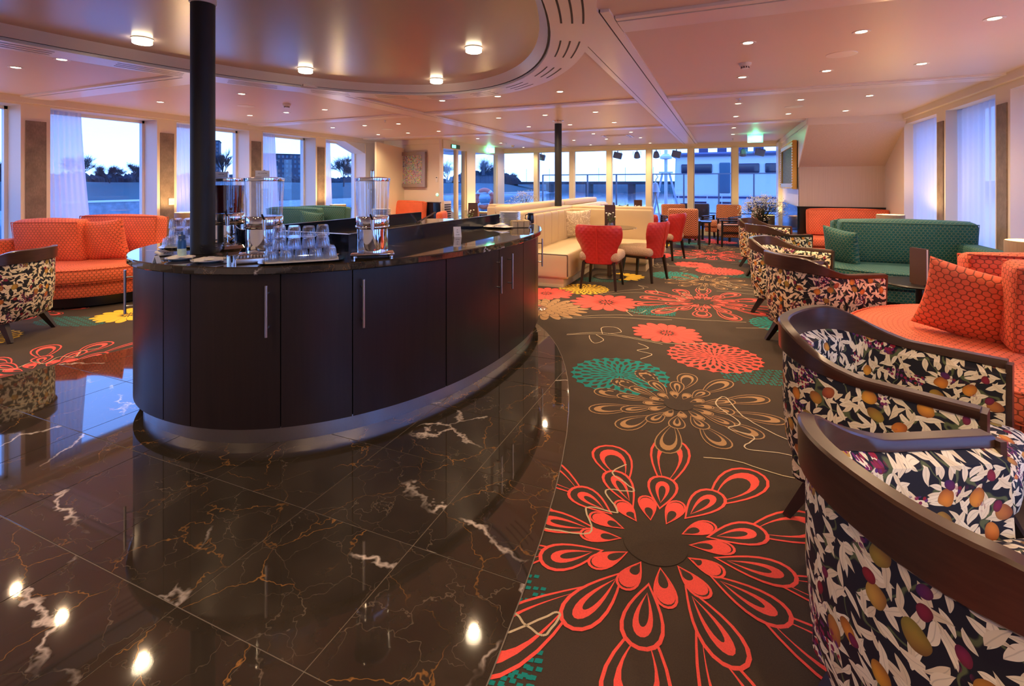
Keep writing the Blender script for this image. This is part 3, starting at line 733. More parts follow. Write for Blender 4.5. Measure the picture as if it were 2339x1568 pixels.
# painting wall (transverse) and left bow wall
wp = struct(MB().box(-8.25, XBL, YP, YP + .12, -.05, 2.55).ob('wall_back', M['wallpaint']))
MB().box(-8.2, XBL + .02, YP - .05, YP, 2.40, CZ).ob('frieze', M['wallpaint'], wp)
MB().box(-8.2, XBL + .03, YP - .06, YP, 0, .93).ob('wainscot', M['navy'], wp)
MB().box(-8.2, XBL + .05, YP - .075, YP, .93, .955).ob('wainscot_cap', M['blackwood'], wp)
wb = MB(); wb.box(XBL - .12, XBL, YP + .121, 10.74, -.05, 2.55); wb.box(XBL - .12, XBL + .02, 10.74, YE, 2.30, 2.55); wb.box(XBL - .12, XBL, 10.74, YE, -.05, .14); wb.box(XBL - .14, XBL + .04, 11.96, 12.46, .14, 2.30); wb.box(XBL - .12, XBL + .02, 13.98, YE, .14, 2.30)
wbo = struct(wb.ob('wall_port_bow', M['frame_cream']))
for y0, y1 in ((10.74, 11.5), (11.5, 11.96), (12.46, 13.98)):
    fr = MB(); fr.box(XBL - .09, XBL, y0, y0 + .05, .14, 2.3); fr.box(XBL - .09, XBL, y1 - .05, y1, .14, 2.3); window(MB().box(XBL - .06, XBL - .054, y0, y1, .14, 2.30), fr, M['frame_cream'])
gr = MB().box(XBL, XBL + .03, 10.76, 11.12, .12, .97).ob('air_grille', M['white_plastic'])
tag(gr, 'white louvred air grille on the wall beside the dark wainscot', 'grille')
for k in range(13): MB().box(XBL + .03, XBL + .042, 10.79, 11.09, .17 + .058 * k, .20 + .058 * k).ob('slat', M['black'], gr)
# bow end wall
we = MB(); we.box(XBL - .12, XBR + .2, YE, YE + .14, 2.38, 2.60); we.box(XBL - .12, XBR + .2, YE, YE + .14, -.05, .13)
wall_front = struct(we.ob('wall_front', M['frame_cream']))
MB().box(XBL, XBR, YE - .05, YE, 2.44, CZ).ob('frieze', M['wallpaint'], wall_front)
mx = [-6.62, -5.40, -4.25, -3.12, -1.985, -.86, .247, 1.36]
for i, x in enumerate(mx): MB().box(x - .07 - (.05 if i == 0 else 0), x + .07, YE - .04, YE + .14, .13, 2.38).ob('mullion', M['frame_cream'], wall_front)
for i in range(7):
    x0, x1 = mx[i] + .07, mx[i + 1] - .07; fr = MB(); fr.box(x0, x0 + .025, YE + .03, YE + .08, .13, 2.38); fr.box(x1 - .025, x1, YE + .03, YE + .08, .13, 2.38); fr.box(x0, x1, YE + .03, YE + .08, .13, .17)
    window(MB().box(x0, x1, YE + .05, YE + .056, .13, 2.38), fr, M['frame_white'])
# right bow wall with the gilt picture, transverse wallpaper wall, sloping soffit
wr = struct(MB().box(XBR, XBR + .1, YT + .10, YE + .1, -.05, 2.55).box(XBR, XBR + .003, YT - .001, YT + .1, -.05, 2.55).ob('wall_starboard_bow', M['frame_white']))
MB().box(XBR - .03, XBR, YT - .03, 13.5, .0, .955).ob('wainscot', M['navy'], wr); MB().box(XBR - .04, XBR, YT - .04, 13.5, .955, .98).ob('wainscot_cap', M['navy'], wr)
MB().box(XBR - .03, XBR, 9.7, YE, 2.42, CZ).ob('frieze', M['frame_white'], wr)
MB().box(XBR - .08, XBR + .06, 13.9, YE, .0, 2.45).ob('corner_post', M['frame_white'], wr)
wt = struct(MB().box(XBR, XR + .05, YT, YT + .08, -.05, 2.0).ob('wall_stairwell', M['wallpaper']))
MB().box(XBR, XR, YT - .04, YT, 0, .955).ob('wainscot', M['blackwood'], wt); MB().box(XBR - .04, XR, YT - .06, YT, .955, .98).ob('wainscot_cap', M['blackwood'], wt)
s = MB(); P = [(9.7, 2.40), (YT + .05, 1.70), (YT + .05, 2.56), (9.7, 2.56)]
s.add([(x, y, z) for x in (XBR + .004, XR) for y, z in P], [(0, 4, 5, 1)]); s.add([(x, y, z) for x in (XBR + .004, XR) for y, z in P], [(0, 3, 7, 4), (3, 2, 6, 7)])
so = struct(s.ob('trim_2', M['wallpaper']))
s = MB(); s.add([(x, y, z) for x in (XBR - .012, XBR + .004) for y, z in P], [(3, 2, 1, 0), (4, 5, 6, 7), (0, 1, 5, 4), (1, 2, 6, 5), (2, 3, 7, 6), (3, 0, 4, 7)]); s.ob('soffit_side', M['frame_white'], so)
MB().box(XBR - .01, XR, 9.69, 9.70, 2.40, 2.52).ob('soffit_fascia', M['ceil'], so)

# right wall
w = MB(); w.box(XR, 3.05, YB, 9.85, 2.36, 2.60); w.box(XR, 3.05, YB, 9.85, -.05, .24); w.box(XR, 3.05, 9.82, YT + .1, -.05, 2.56)
wall_right = struct(w.ob('wall_right', M['wallpaint']))
MB().box(XR - .05, XR, YB, YT, 2.435, CZ + .005).ob('frieze', M['wallpaint'], wall_right)
pr_ = [8.34 - 1.6 * k for k in range(8)]
for y in pr_:
    p = MB().box(XR, 3.05, y - .15, y + .15, .24, 2.36).ob('pilaster', M['wallpaint'], wall_right)
    MB().box(XR - .012, XR, y - .10, y + .10, .32, 2.236).ob('pilaster_panel', M['pilaster'], p)
er = [(8.49, 9.82)] + [(pr_[i + 1] + .15, pr_[i] - .15) for i in range(7)]
rl = ['white sheer curtain at the farthest right window, beside the sloping wall', 'white sheer curtain between the two right pilasters behind the teal sofa', 'white sheer curtain at the right edge of the photo beyond the lamp']
for i, (y0, y1) in enumerate(er):
    fr = MB(); fr.box(2.93, 3.0, y0, y0 + .035, .24, 2.36); fr.box(2.93, 3.0, y1 - .035, y1, .24, 2.36); window(MB().box(2.96, 2.966, y0, y1, .24, 2.36), fr, M['frame_white'])
    if i < 3 or i == 3:
        c = curtain('sheer_curtain', 2.77, y0 + .01, y1 - y0 - .02, y1 - y0 - .02, .25, 2.35, .028, 9)
        tag(c, rl[min(i, 2)] if i < 3 else 'white sheer curtain at right window number %d beyond the photo edge' % (i - 2), 'curtain', 'drawn curtains of the right windows')
struct(MB().box(-8.7, 3.1, YB - .12, YB, -.05, 2.6).ob('wall_aft', M['wallpaint']))
# ------------------------------------------------------------------ ceiling fixtures
def spot(parent, z, e, ang=120, r=.03, col=(1.0, .67, .38)):
    l = bpy.data.lights.new('lamp_glow', 'SPOT'); l.energy = e; l.spot_size = radians(ang); l.spot_blend = .7; l.shadow_soft_size = r; l.color = col
    o = bpy.data.objects.new('lamp_glow', l); COL.objects.link(o); o.parent = parent; o.location = (0, 0, z); return o
DL = empty('downlight', (0, 0, 0)); MB().lathe([(.036, -.001), (.052, -.006), (.058, -.004), (.060, 0)], n=20).ob('trim_ring', M['frame_white'], DL)
b = MB(); b.lathe([(0, -.003), (.036, -.002), (.036, 0)], n=20); b.ob('lens', M['lens'], DL); spot(DL, -.02, 52, 150)
dl_px = [(36, 154), (141, 136), (366, 233), (552, 214.5), (571, 263.6), (654, 257), (742, 250.5), (760, 291.6), (833, 287), (864, 307.5), (910, 283), (932, 304), (1002, 300), (1010, 230), (1137, 220), (1279, 209.5),
         (1139, 269.5), (1245, 263), (1360, 256), (1208, 289.5), (1302, 285), (1403, 279.7), (1311, 320.6), (1355.5, 305.5), (1441, 302), (1349, 331), (1385, 317.7), (1463, 314.5), (1415, 329), (1485, 327), (1144, 327), (1195.6, 336.6), (1091, 316.7),
         (1708.7, 98), (1695.6, 176.5), (1686, 236.6), (1680.8, 266), (1676, 292), (1674, 306.7), (1967.6, 72.6), (1888, 162), (1829, 227.8), (1800.7, 260), (2271.7, 42), (2105.4, 145.7), (1986.3, 218.6), (1931.5, 253)]
dl = [at(x, y, CZ) for x, y in dl_px] + [(.45, .6), (1.3, .6), (2.1, .6), (.45, -1.2), (2.0, -1.2), (-6.0, .4), (-7.3, .4), (-6.0, -1.4), (-7.3, -1.4)]
def zone(x, y):
    if x > -.7: a = 'right of the wide beam'; g = 'right'
    elif x > -4.4: a = 'between the two long beams'; g = 'middle'
    else: a = 'left of the oval ceiling ring'; g = 'left'
    b_ = 'nearest bay' if y < 3.5 else ('second bay' if y < 6.7 else ('third bay' if y < 9.9 else 'farthest bay'))
    return 'spotlight %s, %s' % (a, b_), 'downlights of the %s ceiling strip' % g
ords = ['first', 'second', 'third', 'fourth', 'fifth', 'sixth', 'seventh', 'eighth', 'ninth', 'tenth', 'eleventh', 'twelfth', 'thirteenth', 'fourteenth', 'fifteenth', 'sixteenth']
nv_ = len(dl_px); zs = {}
for i, (x, y) in enumerate(dl[:nv_]): zs.setdefault(zone(x, y)[0], []).append((dl_px[i][0], i))
dlab = {}
for z_, L_ in zs.items():
    for k, (_, i) in enumerate(sorted(L_)): dlab[i] = z_ + ', ' + ords[k] + ' from the left'
for i, (x, y) in enumerate(dl):
    lb, gp = zone(x, y)
    if i >= nv_:                                                     # lamps of the bays behind the camera
        o = spot(None, 0, 52, 150); o.location = (x, y, CZ - .02); continue
    lb = dlab[i]
    if i == 0: c = DL; c.location = (x, y, CZ)
    else: c = copy_tree(DL); c.location = (x, y, CZ)
    tag(c, lb, 'ceiling light', gp)
OL = empty('ceiling_lamp'); MB().lathe([(0, -.045), (.062, -.045), (.070, -.040), (.070, 0)], n=28).ob('opal_diffuser', M['lens_big'], OL); MB().lathe([(.072, -.008), (.078, -.006), (.078, 0)], n=28).ob('rim', M['frame_white'], OL); spot(OL, -.06, 48, 160)
ol = [((325, 95), 'leftmost of the four round opal lamps, on the dark oval ceiling'), ((698, 162), 'round opal lamp on the oval ceiling, second from the left'), ((997, 186), 'round opal lamp on the oval ceiling, farthest from the camera'), ((1082, 115), 'rightmost round opal lamp on the dark oval ceiling')]
for i, (p, lb) in enumerate(ol):
    x, y = at(p[0], p[1], 2.575); c = OL if i == 0 else copy_tree(OL); c.location = (x, y, 2.6); tag(c, lb, 'ceiling light', 'opal lamps on the oval ceiling')
for x, y in ((-2.3, .4), (-3.6, -.4), (-2.9, -1.4)):
    l = bpy.data.lights.new('lamp_glow', 'SPOT'); l.energy = 48; l.spot_size = radians(150); l.spot_blend = .6; l.shadow_soft_size = .06; l.color = (1, .67, .38)
    o = bpy.data.objects.new('lamp_glow', l); COL.objects.link(o); o.location = (x, y, 2.55)
# speakers, smoke detectors, sprinklers, cassette, exit signs
SPK = empty('ceiling_speaker'); MB().lathe([(0, -.004), (.10, -.004), (.10, 0)], n=28).ob('grille', M['grey_plastic'], SPK); MB().lathe([(.10, -.006), (.115, -.005), (.118, 0)], n=28).ob('rim', M['frame_white'], SPK)
for i, (p, lb) in enumerate((((1922, 124), 'flat round ceiling speaker nearest on the right ceiling'), ((1813, 244), 'small looking flat ceiling speaker before the sloping soffit'), ((562, 242), 'flat round ceiling speaker right of the black column, left strip'), ((885, 295), 'flat round ceiling speaker in front of the blue painting'))):
    x, y = at(*p, CZ); c = SPK if i == 0 else copy_tree(SPK); c.location = (x, y, CZ); tag(c, lb, 'speaker', 'round ceiling speakers')
SMK = empty('smoke_detector'); MB().lathe([(0, -.052), (.030, -.050), (.036, -.030), (.050, -.022), (.055, 0)], n=24).ob('housing', M['white_plastic'], SMK)
for k in range(10): a = 2 * pi * k / 10; MB().box(-.004, .004, -.002, .002, -.047, -.032).xf((.034 * cos(a), .034 * sin(a), 0), a + pi / 2).ob('vent_slot', M['black'], SMK)
for i, (p, lb) in enumerate((((1702, 152), 'white smoke detector on the right ceiling between two spotlights'), ((655, 243), 'white smoke detector right of the black column, left ceiling'), ((1171, 335), 'tiny smoke detector near the far exit sign'))):
    x, y = at(p[0], p[1], CZ - .03); c = SMK if i == 0 else copy_tree(SMK); c.location = (x, y, CZ); tag(c, lb, 'smoke detector', 'white smoke detectors')
SPR = empty('sprinkler'); MB().lathe([(.03, 0), (.03, -.005), (.008, -.008), (.008, -.03), (0, -.03)], n=14).ob('stem', M['chrome'], SPR); MB().lathe([(0, -.045), (.018, -.043), (.018, -.04), (0, -.04)], n=12).ob('deflector', M['steel'], SPR); MB().bar((-.014, 0, -.01), (-.01, 0, -.042), .003).bar((.014, 0, -.01), (.01, 0, -.042), .003).ob('yoke', M['chrome'], SPR)
for i, (p, lb) in enumerate((((1687, 229), 'sprinkler head beside a spotlight in the second right bay'), ((880, 278), 'sprinkler head in front of the painting wall'), ((1156, 329), 'sprinkler head near the left exit sign'), ((1674, 318), 'sprinkler head in the last right bay near the exit sign'))):
    x, y = at(*p, CZ - .02); c = SPR if i == 0 else copy_tree(SPR); c.location = (x, y, CZ); tag(c, lb, 'sprinkler', 'ceiling sprinklers')
x, y = at(1411, 311, CZ); AC = empty('ceiling_cassette', (x, y, CZ), 0, 'square white air conditioning cassette in the far middle ceiling', 'air conditioner')
b = MB(); b.box(-.32, .32, -.32, .32, -.012, 0); b.ob('frame', M['ceil_trim'], AC); MB().box(-.22, .22, -.22, .22, -.02, -.012).ob('grille', M['ceil'], AC)
for a, c in (((-.26, .26), (-.28, -.26)), ((-.26, .26), (.26, .28))): MB().box(a[0], a[1], c[0], c[1], -.0135, -.0115).ob('air_slot', M['black'], AC); MB().box(c[0], c[1], a[0], a[1], -.0135, -.0115).ob('air_slot', M['black'], AC)
def exit_sign(px, py, Y, lb, rz=0):
    x = onY(px, Y); r = empty('exit_sign', (x, Y, CZ), rz, lb, 'exit sign', 'lit green exit signs')
    MB().box(-.16, .16, -.02, .02, -.04, 0).ob('housing', M['white_plastic'], r); p = MB().box(-.155, .155, -.006, .006, -.19, -.04).ob('light_panel', M['exit'], r)
    g = MB(); g.box(.02, .12, -.0075, -.006, -.17, -.06); g.ob('pictogram', M['exit_white'], p)
    g = MB(); g.bar((-.13, -.007, -.115), (-.04, -.007, -.115), .003, .016); g.bar((-.13, -.007, -.115), (-.10, -.007, -.085), .003, .014); g.bar((-.13, -.007, -.115), (-.10, -.007, -.145), .003, .014); g.ob('arrow', M['exit_white'], p)
    l = bpy.data.lights.new('sign_glow', 'POINT'); l.energy = 3; l.color = (.1, 1, .45); l.shadow_soft_size = .05; o = bpy.data.objects.new('sign_glow', l); COL.objects.link(o); o.parent = r; o.location = (0, -.12, -.1)
exit_sign(1725, 311, 12.3, 'glowing green exit sign hanging at the right, before the bow windows'); exit_sign(1118, 333, 13.4, 'small glowing green exit sign hanging left of centre', radians(20))
r = empty('exit_sign', (XBL + .03, 11.35, 2.38), radians(90), 'flat green exit sign strip above the left glass door', 'exit sign', 'lit green exit signs')
MB().box(-.22, .22, -.01, .01, -.05, .05).ob('housing', M['green_leaf'], r); MB().box(-.2, .0, -.013, -.01, -.04, .04).ob('light_panel', M['exit'], r)

# ------------------------------------------------------------------ outside
tag(MB().box(-400, 400, -200, 700, -3.7, -3.6).ob('river', M['water']), 'calm pale blue river seen through all the windows', 'river', kind='stuff')
b = MB(); rn = random.Random(4); v = []; NX, NY = 8, 95
prof = [(-93, -3.7), (-96, -2.9), (-99, -2.3), (-108, -1.0), (-118, 1.0), (-126, 1.9), (-170, 2.2), (-260, 2.6)]
for j in range(NY + 1):
    for x, z in prof: v.append((x + rn.uniform(-.8, .8), -60 + j * 8, z + rn.uniform(-.15, .15)))
fs = [(j * 8 + i, (j + 1) * 8 + i, (j + 1) * 8 + i + 1, j * 8 + i + 1) for j in range(NY) for i in range(7)]
b.add(v, fs, smooth=True); tag(b.ob('river_bank', M['grass']), 'grassy dyke of the left river bank in blue dusk', 'river bank', kind='stuff')
b = MB(); v = []
for j in range(NY + 1):
    for x, z in ((-91.5, -3.75), (-94, -3.25), (-97, -2.5)): v.append((x + rn.uniform(-.5, .5), -60 + j * 8, z))
b.add(v, [(j * 3 + i, (j + 1) * 3 + i, (j + 1) * 3 + i + 1, j * 3 + i + 1) for j in range(NY) for i in range(2)]); tag(b.ob('stone_revetment', M['stonebank']), 'pale stone edge along the foot of the left bank', 'river bank', kind='stuff')
b = MB(); v = []
for j in range(41):
    x = -200 + j * 11
    for y, z in ((285, -3.7), (292, -1.5), (300, 1.2 + rn.uniform(-.3, .5)), (360, 2.5 + rn.uniform(-.5, 1))): v.append((x, y, z))
b.add(v, [(j * 4 + i, (j + 1) * 4 + i, (j + 1) * 4 + i + 1, j * 4 + i + 1) for j in range(40) for i in range(3)], smooth=True); tag(b.ob('far_shore', M['grass']), 'low dark far shore across the river ahead', 'river bank', kind='stuff')
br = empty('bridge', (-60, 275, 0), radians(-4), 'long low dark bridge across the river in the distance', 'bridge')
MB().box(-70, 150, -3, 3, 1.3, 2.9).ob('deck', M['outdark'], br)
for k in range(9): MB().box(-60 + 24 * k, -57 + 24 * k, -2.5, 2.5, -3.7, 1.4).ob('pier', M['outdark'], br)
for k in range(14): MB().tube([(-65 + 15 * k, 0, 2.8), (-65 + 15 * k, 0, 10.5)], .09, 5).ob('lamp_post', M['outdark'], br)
def tree(loc, h, lb, seed, spread=.9, dens=5, poplar=False):
    rn = random.Random(seed); crown = MB(); r = empty('bare_tree', loc, 0, lb, 'tree', 'bare trees on the left bank')
    twr = .010 + h * .0006
    th = h * .22; trunk = MB(); trunk.tube([(0, 0, -.3), (0.05, 0, th * .5), (0, .05, th)], [h * .022, h * .018, h * .015], 6); trunk.ob('trunk', M['outdark'], r)
    def grow(p, d, L, rad, lv):
        q = p + d * L; n_ = 3 if lv > 3 else 4
        crown.tube([p, p + d * L * .5 + Vector((rn.uniform(-1, 1), rn.uniform(-1, 1), rn.uniform(-.3, .3))) * L * .06, q], [rad, rad * .85, rad * .65], n_, cap=False)
        if lv >= 2:
            for _ in range(12):
                nd = (d * .5 + Vector((rn.gauss(0, .6), rn.gauss(0, .6), rn.gauss(.15, .5)))).normalized() if not poplar else (d + Vector((rn.gauss(0, .2), rn.gauss(0, .2), .3))).normalized()
                a0 = p + d * L * rn.random(); crown.tube([a0, a0 + nd * h * rn.uniform(.08, .18)], [twr * 1.3, twr * .6], 3, cap=False)
            if lv >= 4: return
        for _ in range(3 if lv < 2 or rn.random() < .6 else 4):
            s_ = .22 if poplar else .55 * spread
            nd = (d + Vector((rn.gauss(0, s_), rn.gauss(0, s_), rn.gauss(.12, .30)))).normalized(); grow(p + d * L * rn.uniform(.45, 1), nd, L * rn.uniform(.60, .82), max(rad * .62, h * .0022), lv + 1)
    for k in range(4): grow(Vector((0, 0, th * rn.uniform(.7, 1))), Vector((rn.gauss(0, .12 if poplar else .55), rn.gauss(0, .12 if poplar else .55), 1)).normalized(), h * .27, h * .010, 1)
    crown.ob('crown', M['outdark'], r)
tr = [(185, 30, 9.0, 'leafless tree half hidden by the curtain of the first full left window'), (250, 6, 6.2, 'round bare tree left of centre in the first full left window'), (303, 8, 6.4, 'round bare tree at the right in the first full left window'), (8, 8, 6.5, 'bare tree in the leftmost strip of window'),
      (510, 10, 10.5, 'tall slim bare poplar right of the black column'), (785, -22, 9.5, 'large spreading bare tree in the last left window, nearest'), (800, 14, 10, 'second bare tree behind the spreading one, last left window'), (1022, 30, 12, 'bare tree seen through the left glass door'), (1098, 10, 12, 'large bare tree right of the glass door column'), (1122, 40, 12, 'bare tree at the right edge of the large bank tree'), (1172, 90, 10, 'distant low bare tree left of the bridge')]
for i, (px, dx, h, lb) in enumerate(tr):
    X = -118 - dx; Y = onX(px, X); tree((X, Y, 1.0), h * (1.0 if px < 1000 else 1.5), lb, 20 + i, poplar=(px == 510), dens=6)
# hedge line on the dyke
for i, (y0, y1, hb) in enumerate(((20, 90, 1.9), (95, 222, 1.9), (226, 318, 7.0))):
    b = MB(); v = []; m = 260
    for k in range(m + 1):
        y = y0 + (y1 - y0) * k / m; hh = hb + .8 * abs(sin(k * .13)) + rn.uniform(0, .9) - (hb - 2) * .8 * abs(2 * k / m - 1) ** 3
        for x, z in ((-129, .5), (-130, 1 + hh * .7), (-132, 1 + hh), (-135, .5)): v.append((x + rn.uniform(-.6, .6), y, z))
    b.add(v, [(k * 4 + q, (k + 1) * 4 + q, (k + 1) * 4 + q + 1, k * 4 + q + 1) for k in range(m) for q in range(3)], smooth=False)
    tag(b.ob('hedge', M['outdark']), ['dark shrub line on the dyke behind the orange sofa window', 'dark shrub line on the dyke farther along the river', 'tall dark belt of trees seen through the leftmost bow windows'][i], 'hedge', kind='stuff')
# apartment blocks
def block(px0, px1, ytop, X, lb, floors, cols):
    Y = onX((px0 + px1) / 2, X); d = -X * SN + Y * CS; w = (px1 - px0) / FPX * d; h = EYE + (HOR - ytop) * d / FPX
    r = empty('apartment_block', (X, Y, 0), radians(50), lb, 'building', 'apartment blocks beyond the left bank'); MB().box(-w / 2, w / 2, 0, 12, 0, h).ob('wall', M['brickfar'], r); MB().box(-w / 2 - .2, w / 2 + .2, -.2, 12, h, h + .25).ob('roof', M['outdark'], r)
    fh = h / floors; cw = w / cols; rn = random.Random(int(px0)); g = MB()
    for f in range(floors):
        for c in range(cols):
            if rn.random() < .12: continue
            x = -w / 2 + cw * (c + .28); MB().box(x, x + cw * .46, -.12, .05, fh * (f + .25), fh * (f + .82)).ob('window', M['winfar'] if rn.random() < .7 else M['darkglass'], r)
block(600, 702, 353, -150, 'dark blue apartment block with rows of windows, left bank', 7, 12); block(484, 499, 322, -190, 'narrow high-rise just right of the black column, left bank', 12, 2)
# moving barge light box on the bank side (stranded boat ramp)
bx = empty('river_jetty', (-92, onX(262, -92), -3.6), 0, 'pale low jetty wall at the waterline in the first full left window', 'jetty'); MB().box(-1, 1, -9, 9, 0, 2.1).ob('wall', M['stonebank'], bx); MB().box(-1.1, 1.1, -9.3, 9.3, 2.1, 2.35).ob('cap', M['shipwhite'], bx)
# neighbour ship
sh = empty('neighbour_ship', (.2, 30, 0), 0, 'white blue-striped ship moored ahead, with dark rounded windows', 'ship')
hull = [(-2.9, 0), (-2.75, 0), (2.3, 0), (2.75, .5), (2.95, 1.6), (2.95, 14), (-2.9, 14)]
MB().stack(hull, [(0, -.2), (.02, .8), (.1, 3.0)], smooth=False).ob('superstructure', M['shipwhite'], sh); MB().stack([(x * 1.04, y - .12) for x, y in hull], [(0, 2.98), (0, 3.10), (.2, 3.2)], smooth=False).ob('roof', M['shipblue'], sh)
MB().stack([(x * 1.012, y - .03) for x, y in hull], [(0, .62), (0, .78)], smooth=False).ob('stripe', M['shipblue'], sh); MB().box(-6, 6.5, -.6, 14, -3.7, -.25).ob('hull', M['shipwhite'], sh); MB().box(-6, 6.5, -.62, -.58, -1.4, -.9).ob('hull_stripe', M['shipblue'], sh)
for x, w in ((-2.25, .5), (-1.35, 1.0), (.98, 1.1), (2.15, .7)):
    MB().soft(x, .02, 2.28, w, .14, .52, .06).ob('cabin_window', M['darkglass'], sh)
MB().soft(-.20, .02, 1.75, .55, .14, 1.7, .05).ob('door', M['winfar'], sh)
for x in (-1.5, -.2, 1.3, 2.0): MB().box(x - .35, x + .35, -.03, .05, -.1, .42).ob('lower_window', M['darkglass'], sh)
for k in range(8): MB().tube([(-2.6 + .75 * k, -.4, -.2), (-2.6 + .75 * k, -.4, .75)], .02, 5).ob('rail_post', M['shipwhite'], sh)
MB().tube([(-2.8, -.4, .75), (2.8, -.4, .75)], .025, 5).ob('handrail', M['shipwhite'], sh); MB().tube([(-2.8, -.4, .3), (2.8, -.4, .3)], .015, 5).ob('mid_rail', M['shipwhite'], sh)
for x, h in ((-1.6, .35), (-.6, .5), (.5, .35), (1.3, .6)): MB().box(x, x + .5, 1, 1.6, 3.15, 3.15 + h).ob('roof_box', M['shipblue'], sh)
MB().tube([(2.5, 1, 3.1), (2.5, 1, 5.2)], .03, 5).ob('mast', M['shipwhite'], sh)
# own foredeck with wind screen, rails, mast, bell
tag(MB().box(-9.5, 4.5, 14.9, 21.5, -.2, -.06).ob('foredeck', M['deck']), 'grey open foredeck outside the bow windows', 'deck', kind='structure')
tag(MB().box(-9.5, 4.0, 14.66, 16.3, 2.50, 2.62).ob('deck_awning', M['shipwhite']), 'flat white roof overhang above the foredeck outside the bow windows', 'roof overhang', kind='structure')
ws = empty('wind_screen', (0, 18.0, -.06), 0, 'tall clear glass wind screen with slim posts on the foredeck', 'glass screen'); xs = [onY(p, 18.0) for p in (1240, 1342, 1408, 1490, 1562, 1642, 1722, 1780)]
for i, x in enumerate(xs):
    MB().box(x - .025, x + .025, -.025, .025, 0, 1.82).ob('post', M['lampgrey'], ws)
    if i: MB().box(xs[i - 1] + .03, x - .03, -.004, .004, .1, 1.78).ob('glass_panel', M['pane'], ws)
MB().box(xs[0], xs[-1], -.03, .03, 1.79, 1.83).ob('top_rail', M['lampgrey'], ws)
rl_ = empty('deck_railing', (0, 0, -.06), 0, 'low white tube railing on the port side of the foredeck', 'railing'); A = (-8.6, 11.5); B_ = (onY(1240, 18), 18.0)
for z in (.35, .7, 1.12): MB().tube([(A[0], A[1], z), (-8.4, 17.6, z), (B_[0], B_[1], z)], .022, 6).ob('rail', M['shipwhite'], rl_)
for x, y in ((-8.6, 11.5), (-8.52, 13.5), (-8.45, 15.5), (-8.4, 17.6), (-7.0, 17.7), (-5.8, 17.85)): MB().tube([(x, y, 0), (x, y, 1.12)], .022, 6).ob('post', M['shipwhite'], rl_)
bw = MB(); P = [(9.5, 0), (14.2, 0), (13.0, .6), (10.8, 2.3), (9.5, 2.4)]; bw.add([(x, y, z) for x in (-7.6, -7.55) for y, z in P], [(0, 1, 2, 3, 4), (9, 8, 7, 6, 5)] + [(i, 5 + i, 5 + (i + 1) % 5, (i + 1) % 5) for i in range(5)])
tag(bw.ob('side_bulwark', M['frame_cream']), 'sloping cream side bulwark outside the left glass door', 'bulwark', kind='structure')
x = onY(1107, 17.2); lr = empty('lifebuoy', (x, 17.2, .84), 0, 'orange and white lifebuoy hanging on the port foredeck rail', 'lifebuoy')
MB().tube([(.34 * cos(2 * pi * k / 24), 0, .34 * sin(2 * pi * k / 24)) for k in range(24)], .085, 10, True).ob('ring', M['orange_ring'], lr)
for k in range(4):
    a0 = pi / 4 + k * pi / 2; MB().tube([(.34 * cos(a0 + t_ * .12), 0, .34 * sin(a0 + t_ * .12)) for t_ in (-1, 0, 1)], .089, 10).ob('reflective_band', M['white_plastic'], lr)
ma = empty('signal_mast', (onY(1521, 19.5), 19.5, -.06), 0, 'white signal mast with splayed legs on the foredeck', 'mast'); MB().tube([(0, 0, 0), (0, 0, 2.75)], .06, 8).ob('pole', M['shipwhite'], ma)
for s in (-1, 1): MB().bar((.55 * s, .3, 0), (.12 * s, 0, 1.9), .07).ob('leg', M['shipwhite'], ma)
MB().box(-.25, .25, -.05, .05, 1.87, 1.93).ob('crossbar', M['shipwhite'], ma); MB().lathe([(.10, 2.4), (.22, 2.42), (.22, 2.5), (.10, 2.6)], n=12).ob('lamp_housing', M['shipwhite'], ma)
be = empty('ship_bell', (onY(1497, 17), 17, -.06), 0, 'pale ship bell on a stand outside the bow windows', 'bell'); MB().lathe([(.17, 1.2), (.14, 1.25), (.10, 1.38), (.07, 1.50), (0, 1.53)], n=18).ob('bell', M['shipwhite'], be); MB().bar((-.2, 0, 0), (0, 0, 1.22), .04).bar((.2, 0, 0), (0, 0, 1.22), .04).ob('stand', M['shipwhite'], be); MB().tube([(0, 0, 1.5), (.02, 0, 1.62), (.08, 0, 1.7), (.03, 0, 1.78)], .015, 6).ob('hook', M['shipwhite'], be)
fl = [(1236, 'box', 'leftmost hanging floodlight outside, left of the slim column'), (1411, 'box', 'square floodlight outside the fourth bow window'), (1455, 'round', 'small round spotlight outside right of the square floodlight'), (1499, 'round', 'round grey spotlight outside the fifth bow window'), (1545, 'box', 'square floodlight outside beside the signal mast'), (1697, 'round', 'left small spotlight outside the rightmost bow window'), (1736, 'box', 'large tilted floodlight outside the rightmost bow window')]
for px, kd, lb in fl:
    r = empty('floodlight', (onY(px, 15.6), 15.6, 2.5), 0, lb, 'floodlight', 'floodlights under the deck overhang'); MB().tube([(0, 0, 0), (0, 0, -.1)], .015, 6).ob('bracket', M['lampgrey'], r)
    if kd == 'box': MB().soft(0, 0, -.2, .26, .14, .2, .03, tilt=.25).ob('housing', M['lampgrey'], r)
    else: MB().lathe([(0, .1), (.06, .09), (.09, 0), (.10, -.08), (0, -.09)], n=14).xf((0, 0, -.2), 0, .5).ob('housing', M['lampgrey'], r)
    MB().bar((-.11, 0, -.08), (-.12, 0, -.2), .01).bar((.11, 0, -.08), (.12, 0, -.2), .01).ob('yoke', M['lampgrey'], r)
